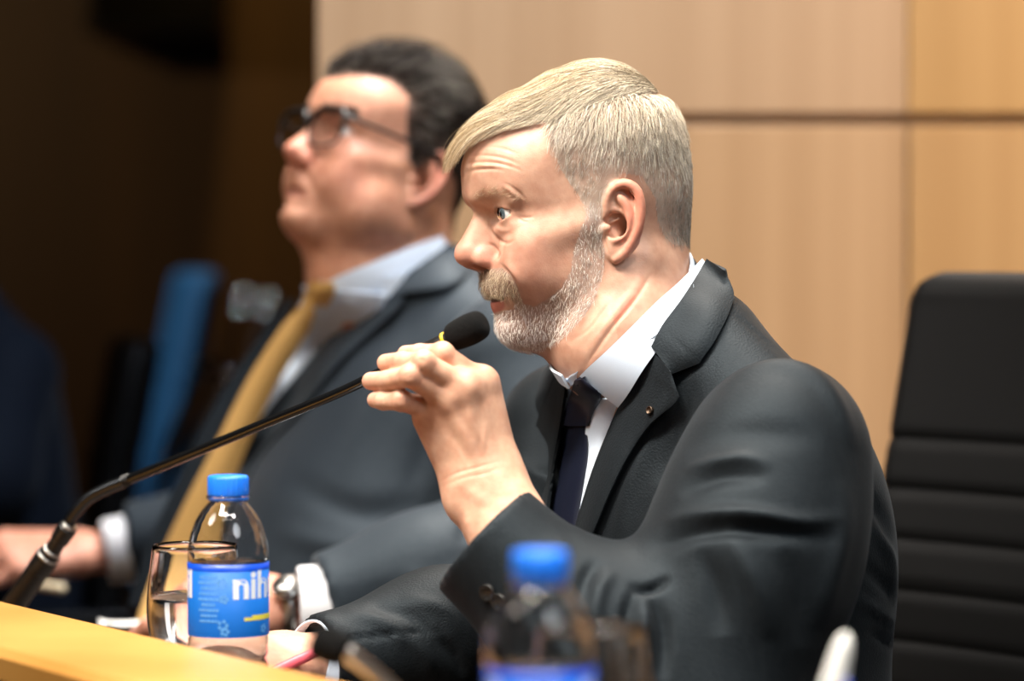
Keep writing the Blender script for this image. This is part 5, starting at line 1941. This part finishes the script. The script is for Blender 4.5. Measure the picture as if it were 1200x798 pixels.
# hair: swept back, dark with grey at the temples
tree_g = bvh(Vg, Qg)
qg = Vg[Qg].mean(1); pgq = hd2.px(qg)
inh = in_poly(pgq, hair2) & (np.abs(qg[:, 1]) < 80)
NG = 9000
ro, no = sample_roots(Vg, Qg, inh, NG)
topw = soft(ro[:, 2], 60, 105)
frontw = topw * soft(ro[:, 0], -10, 50)
S_ = grow(Vg, Qg, ro, no, lambda p, t: np.stack([-1 + 0 * p[:, 0], .1 * np.sign(p[:, 1]), .1 - .8 * soft(80 - p[:, 2], 0, 60)], 1), 14 + 26 * topw + rng.uniform(-3, 4, NG), 6, 1.0, 2.5 + rng.uniform(.2, 1, NG) * (17 * topw + 12 * frontw), tree_g, .15)
cg = choose([(.012, .009, .007), (.026, .019, .015), (.09, .075, .06), (.34, .30, .26)], NG, [.55, .33, .08, .04])
gt = (rng.random(NG) < .4 * np.exp(-(((hd2.px(ro) - A(497, 118)) / A(18, 30)) ** 2).sum(1)))
cg[gt] = (.42, .38, .32)
strands('hair', hd2.W(S_), np.full(NG, .00028), cg, man2, M['hair_dark'])
browm = (np.abs(np.abs(qg[:, 1]) - 27) < 19) & (np.abs(qg[:, 2] - 47) < 4) & (qg[:, 0] > 60)
ro, no = sample_roots(Vg, Qg, browm, 500)
S_ = grow(Vg, Qg, ro, no, lambda p, t: np.stack([-.5 + 0 * p[:, 0], np.sign(p[:, 1]), .2 + 0 * p[:, 0]], 1), 9, 4, .2, 1.8, tree_g, .2)
strands('eyebrow', hd2.W(S_), np.full(500, .0002), np.tile(A(.03, .022, .018), (500, 1)), man2, M['hair'])
# glasses
HW2 = lambda mb: (hd2.W(np.concatenate(mb.v)), mb.f)


def rrect(cx, cy, cz, hw, hh, n=56, wrap_=.10):
    out = []
    for q in np.linspace(0, 2 * math.pi, n, endpoint=False):
        c, s_ = math.cos(q), math.sin(q)
        e = .55
        y = hw * math.copysign(abs(c) ** e, c); z = hh * math.copysign(abs(s_) ** e, s_)
        if z < 0: y *= 1 - .12 * abs(z / hh)
        out.append((cx - abs(y + 0) * 0 - wrap_ * (y * (1 if cy > 0 else -1)), cy + y, cz + z - .0))
    return np.array(out)


gl = None
mb = MB()
for s in (1, -1):
    r_ = rrect(103, s * 33, 25, 27, 20)
    ring = np.vstack([r_, r_[:2]])
    mb.tube(ring, np.where(ring[:, 2] > 30, 3.3, 1.4), 10, cap=False)
mb.tube(spline([(104.5, 8, 33), (107, 0, 35), (104.5, -8, 33)], 12), 2.2, 10)
gl = mesh_obj('glasses', *HW2(mb), M['black'], man2)
for s in (1, -1):
    mb = MB().tube(spline([(101, s * 59, 36), (96, s * 66, 36), (60, s * 76, 34), (10, s * 79, 33), (-8, s * 79, 28), (-22, s * 78, 10)], 40), 2.3, 10)
    mesh_obj('temple', *HW2(mb), M['black'], gl)
    r_ = rrect(103, s * 33, 25, 26.2, 19.2)
    n = len(r_)
    Vv = np.vstack([r_ + A(.7, 0, 0), r_ - A(.7, 0, 0)])
    Fc = [tuple(range(n))[::-1], tuple(range(n, 2 * n))] + [(i, (i + 1) % n, (i + 1) % n + n, i + n) for i in range(n)]
    mesh_obj('lens', hd2.W(Vv), Fc, M['glass_lens'], gl, smooth=False)

# pen under the right hand of the man in glasses
pen('cream pencil lying under the hand of the man in glasses', P(20, 641, 3.47) * A(1, 1, 0) + A(0, 0, DZ + .012), P(74, 676, 3.40) * A(1, 1, 0) + A(0, 0, DZ + .012), .005, mat('cream_lacquer', (.78, .66, .45), .4))

# ------------------------------------------------------------------ the person at the left edge
N3 = P(-88, 350, 4.45)
hip3 = BF(N3, -.10, 0, -.53)
man3 = thing('person', 'person in dark navy suit leaning forward, cut off by the left edge', 'person', (hip3[0], hip3[1], 0))
hd3 = Head(N3 + F1 * .06 + A(0, 0, .15), math.atan2(.53, .85), math.radians(10), 0, .97)
V3, Q3, _ = head_mesh(hd3, 2.6 * HS, hd3.H(N3), dict(open=0, fat=4))
t3 = tint_head(V3, hd3.px(V3), None, None, lipc=(96, -43, 1.5))
TP3 = [
    ('e', (-.060, 0, -.155), (.115, .185, .135), .05), ('e', (-.065, 0, -.28), (.135, .185, .16), .06), ('e', (-.075, 0, -.41), (.145, .185, .16), .06), ('e', (-.10, 0, -.52), (.150, .19, .14), .06),
    ('r', (-.030, .05, -.012), (-.045, .155, -.080), .052, .058, .04), ('r', (-.030, -.05, -.012), (-.045, -.155, -.080), .052, .058, .04), ('r', (-.035, 0, -.02), (-.06, 0, -.12), .06, .08, .05)]
tv3 = torso_vol(N3, TP3, N3 - A(.45, .45, .75), N3 + A(.45, .45, .12), .009 * HS)
Vx, Qx = tv3.mesh(); Vx = relax(Vx, Qx, 2)
tv3.F += .014
Vy, Qy = tv3.mesh()
hw3 = BF(N3, .30, .12, -.30); hw3[2] = DZ + .034
hx3 = BF(N3, .30, -.12, -.30); hx3[2] = DZ + .034
hv3 = []
for w_, sd3 in ((hw3, 1), (hx3, -1)):
    v = Vol(w_ - .22, w_ + .22, .003 * HS)
    hand_generic(v, w_, F1 - L1 * sd3 * .3, Zv, sd3, 1.0, (.3, .35, .4, .4), .12, (.6, .3))
    a_, b_ = v.mesh(); a_[:, 2] = np.maximum(a_[:, 2], DZ + .002); hv3.append((a_, b_, flat(a_, (.58, .33, .23))))
Vt, Qt, Tt = join([(hd3.W(V3), Q3, t3), (Vy, Qy, flat(Vy, (.56, .32, .22)))] + hv3)
b3 = mesh_obj('body', Vt, Qt, M['skin'], man3); set_tint(b3, Tt)
eyes(hd3, man3, {}, (1, 0, 0), M['iris_brown'])
j3 = mesh_obj('jacket', Vx, Qx, M['suit_navy'], man3)
for w_, sd3 in ((hw3, 1), (hx3, -1)):
    sh_ = BF(N3, -.045, sd3 * .185, -.10); el = BF(N3, .02, sd3 * .25, -.33); el[2] = DZ + .075
    cu_ = w_ - unit(w_ - el) * .02
    a_, b_ = sleeve_mesh([sh_, el, cu_], [.070, .064, .046], .036, np.minimum(sh_, w_) - .25, np.maximum(sh_, w_) + .25, .008 * HS, [])
    a_[:, 2] = np.maximum(a_[:, 2], DZ + .002)
    mesh_obj('sleeve', a_, b_, M['suit_navy'], j3)
neck_ring('collar', bvh(hd3.W(V3), Q3), N3 + A(0, 0, .01), unit(Zv + F1 * .35), F1, .3, 2 * math.pi - .3, -.03, .012, .004, .003, M['shirt_white'], man3)
trousers(N3, hip3, M['suit_navy'], man3, M['leather'])
q3 = V3[Q3].mean(1)
m3 = (np.abs(q3[:, 1]) < 79) & ((q3[:, 2] > 95 - .0 * q3[:, 0]) | ((q3[:, 0] < 40) & (q3[:, 2] > 40)) | ((q3[:, 0] < -25) & (q3[:, 2] > -25)))
ro, no = sample_roots(V3, Q3, m3, 4000)
S_ = grow(V3, Q3, ro, no, lambda p, t: np.tile(A(-.8, 0, -.3), (len(p), 1)), 22, 5, .5, 6, bvh(V3, Q3), .2)
strands('hair', hd3.W(S_), np.full(4000, .0004), choose([(.03, .022, .016), (.06, .045, .03)], 4000), man3, M['hair'])
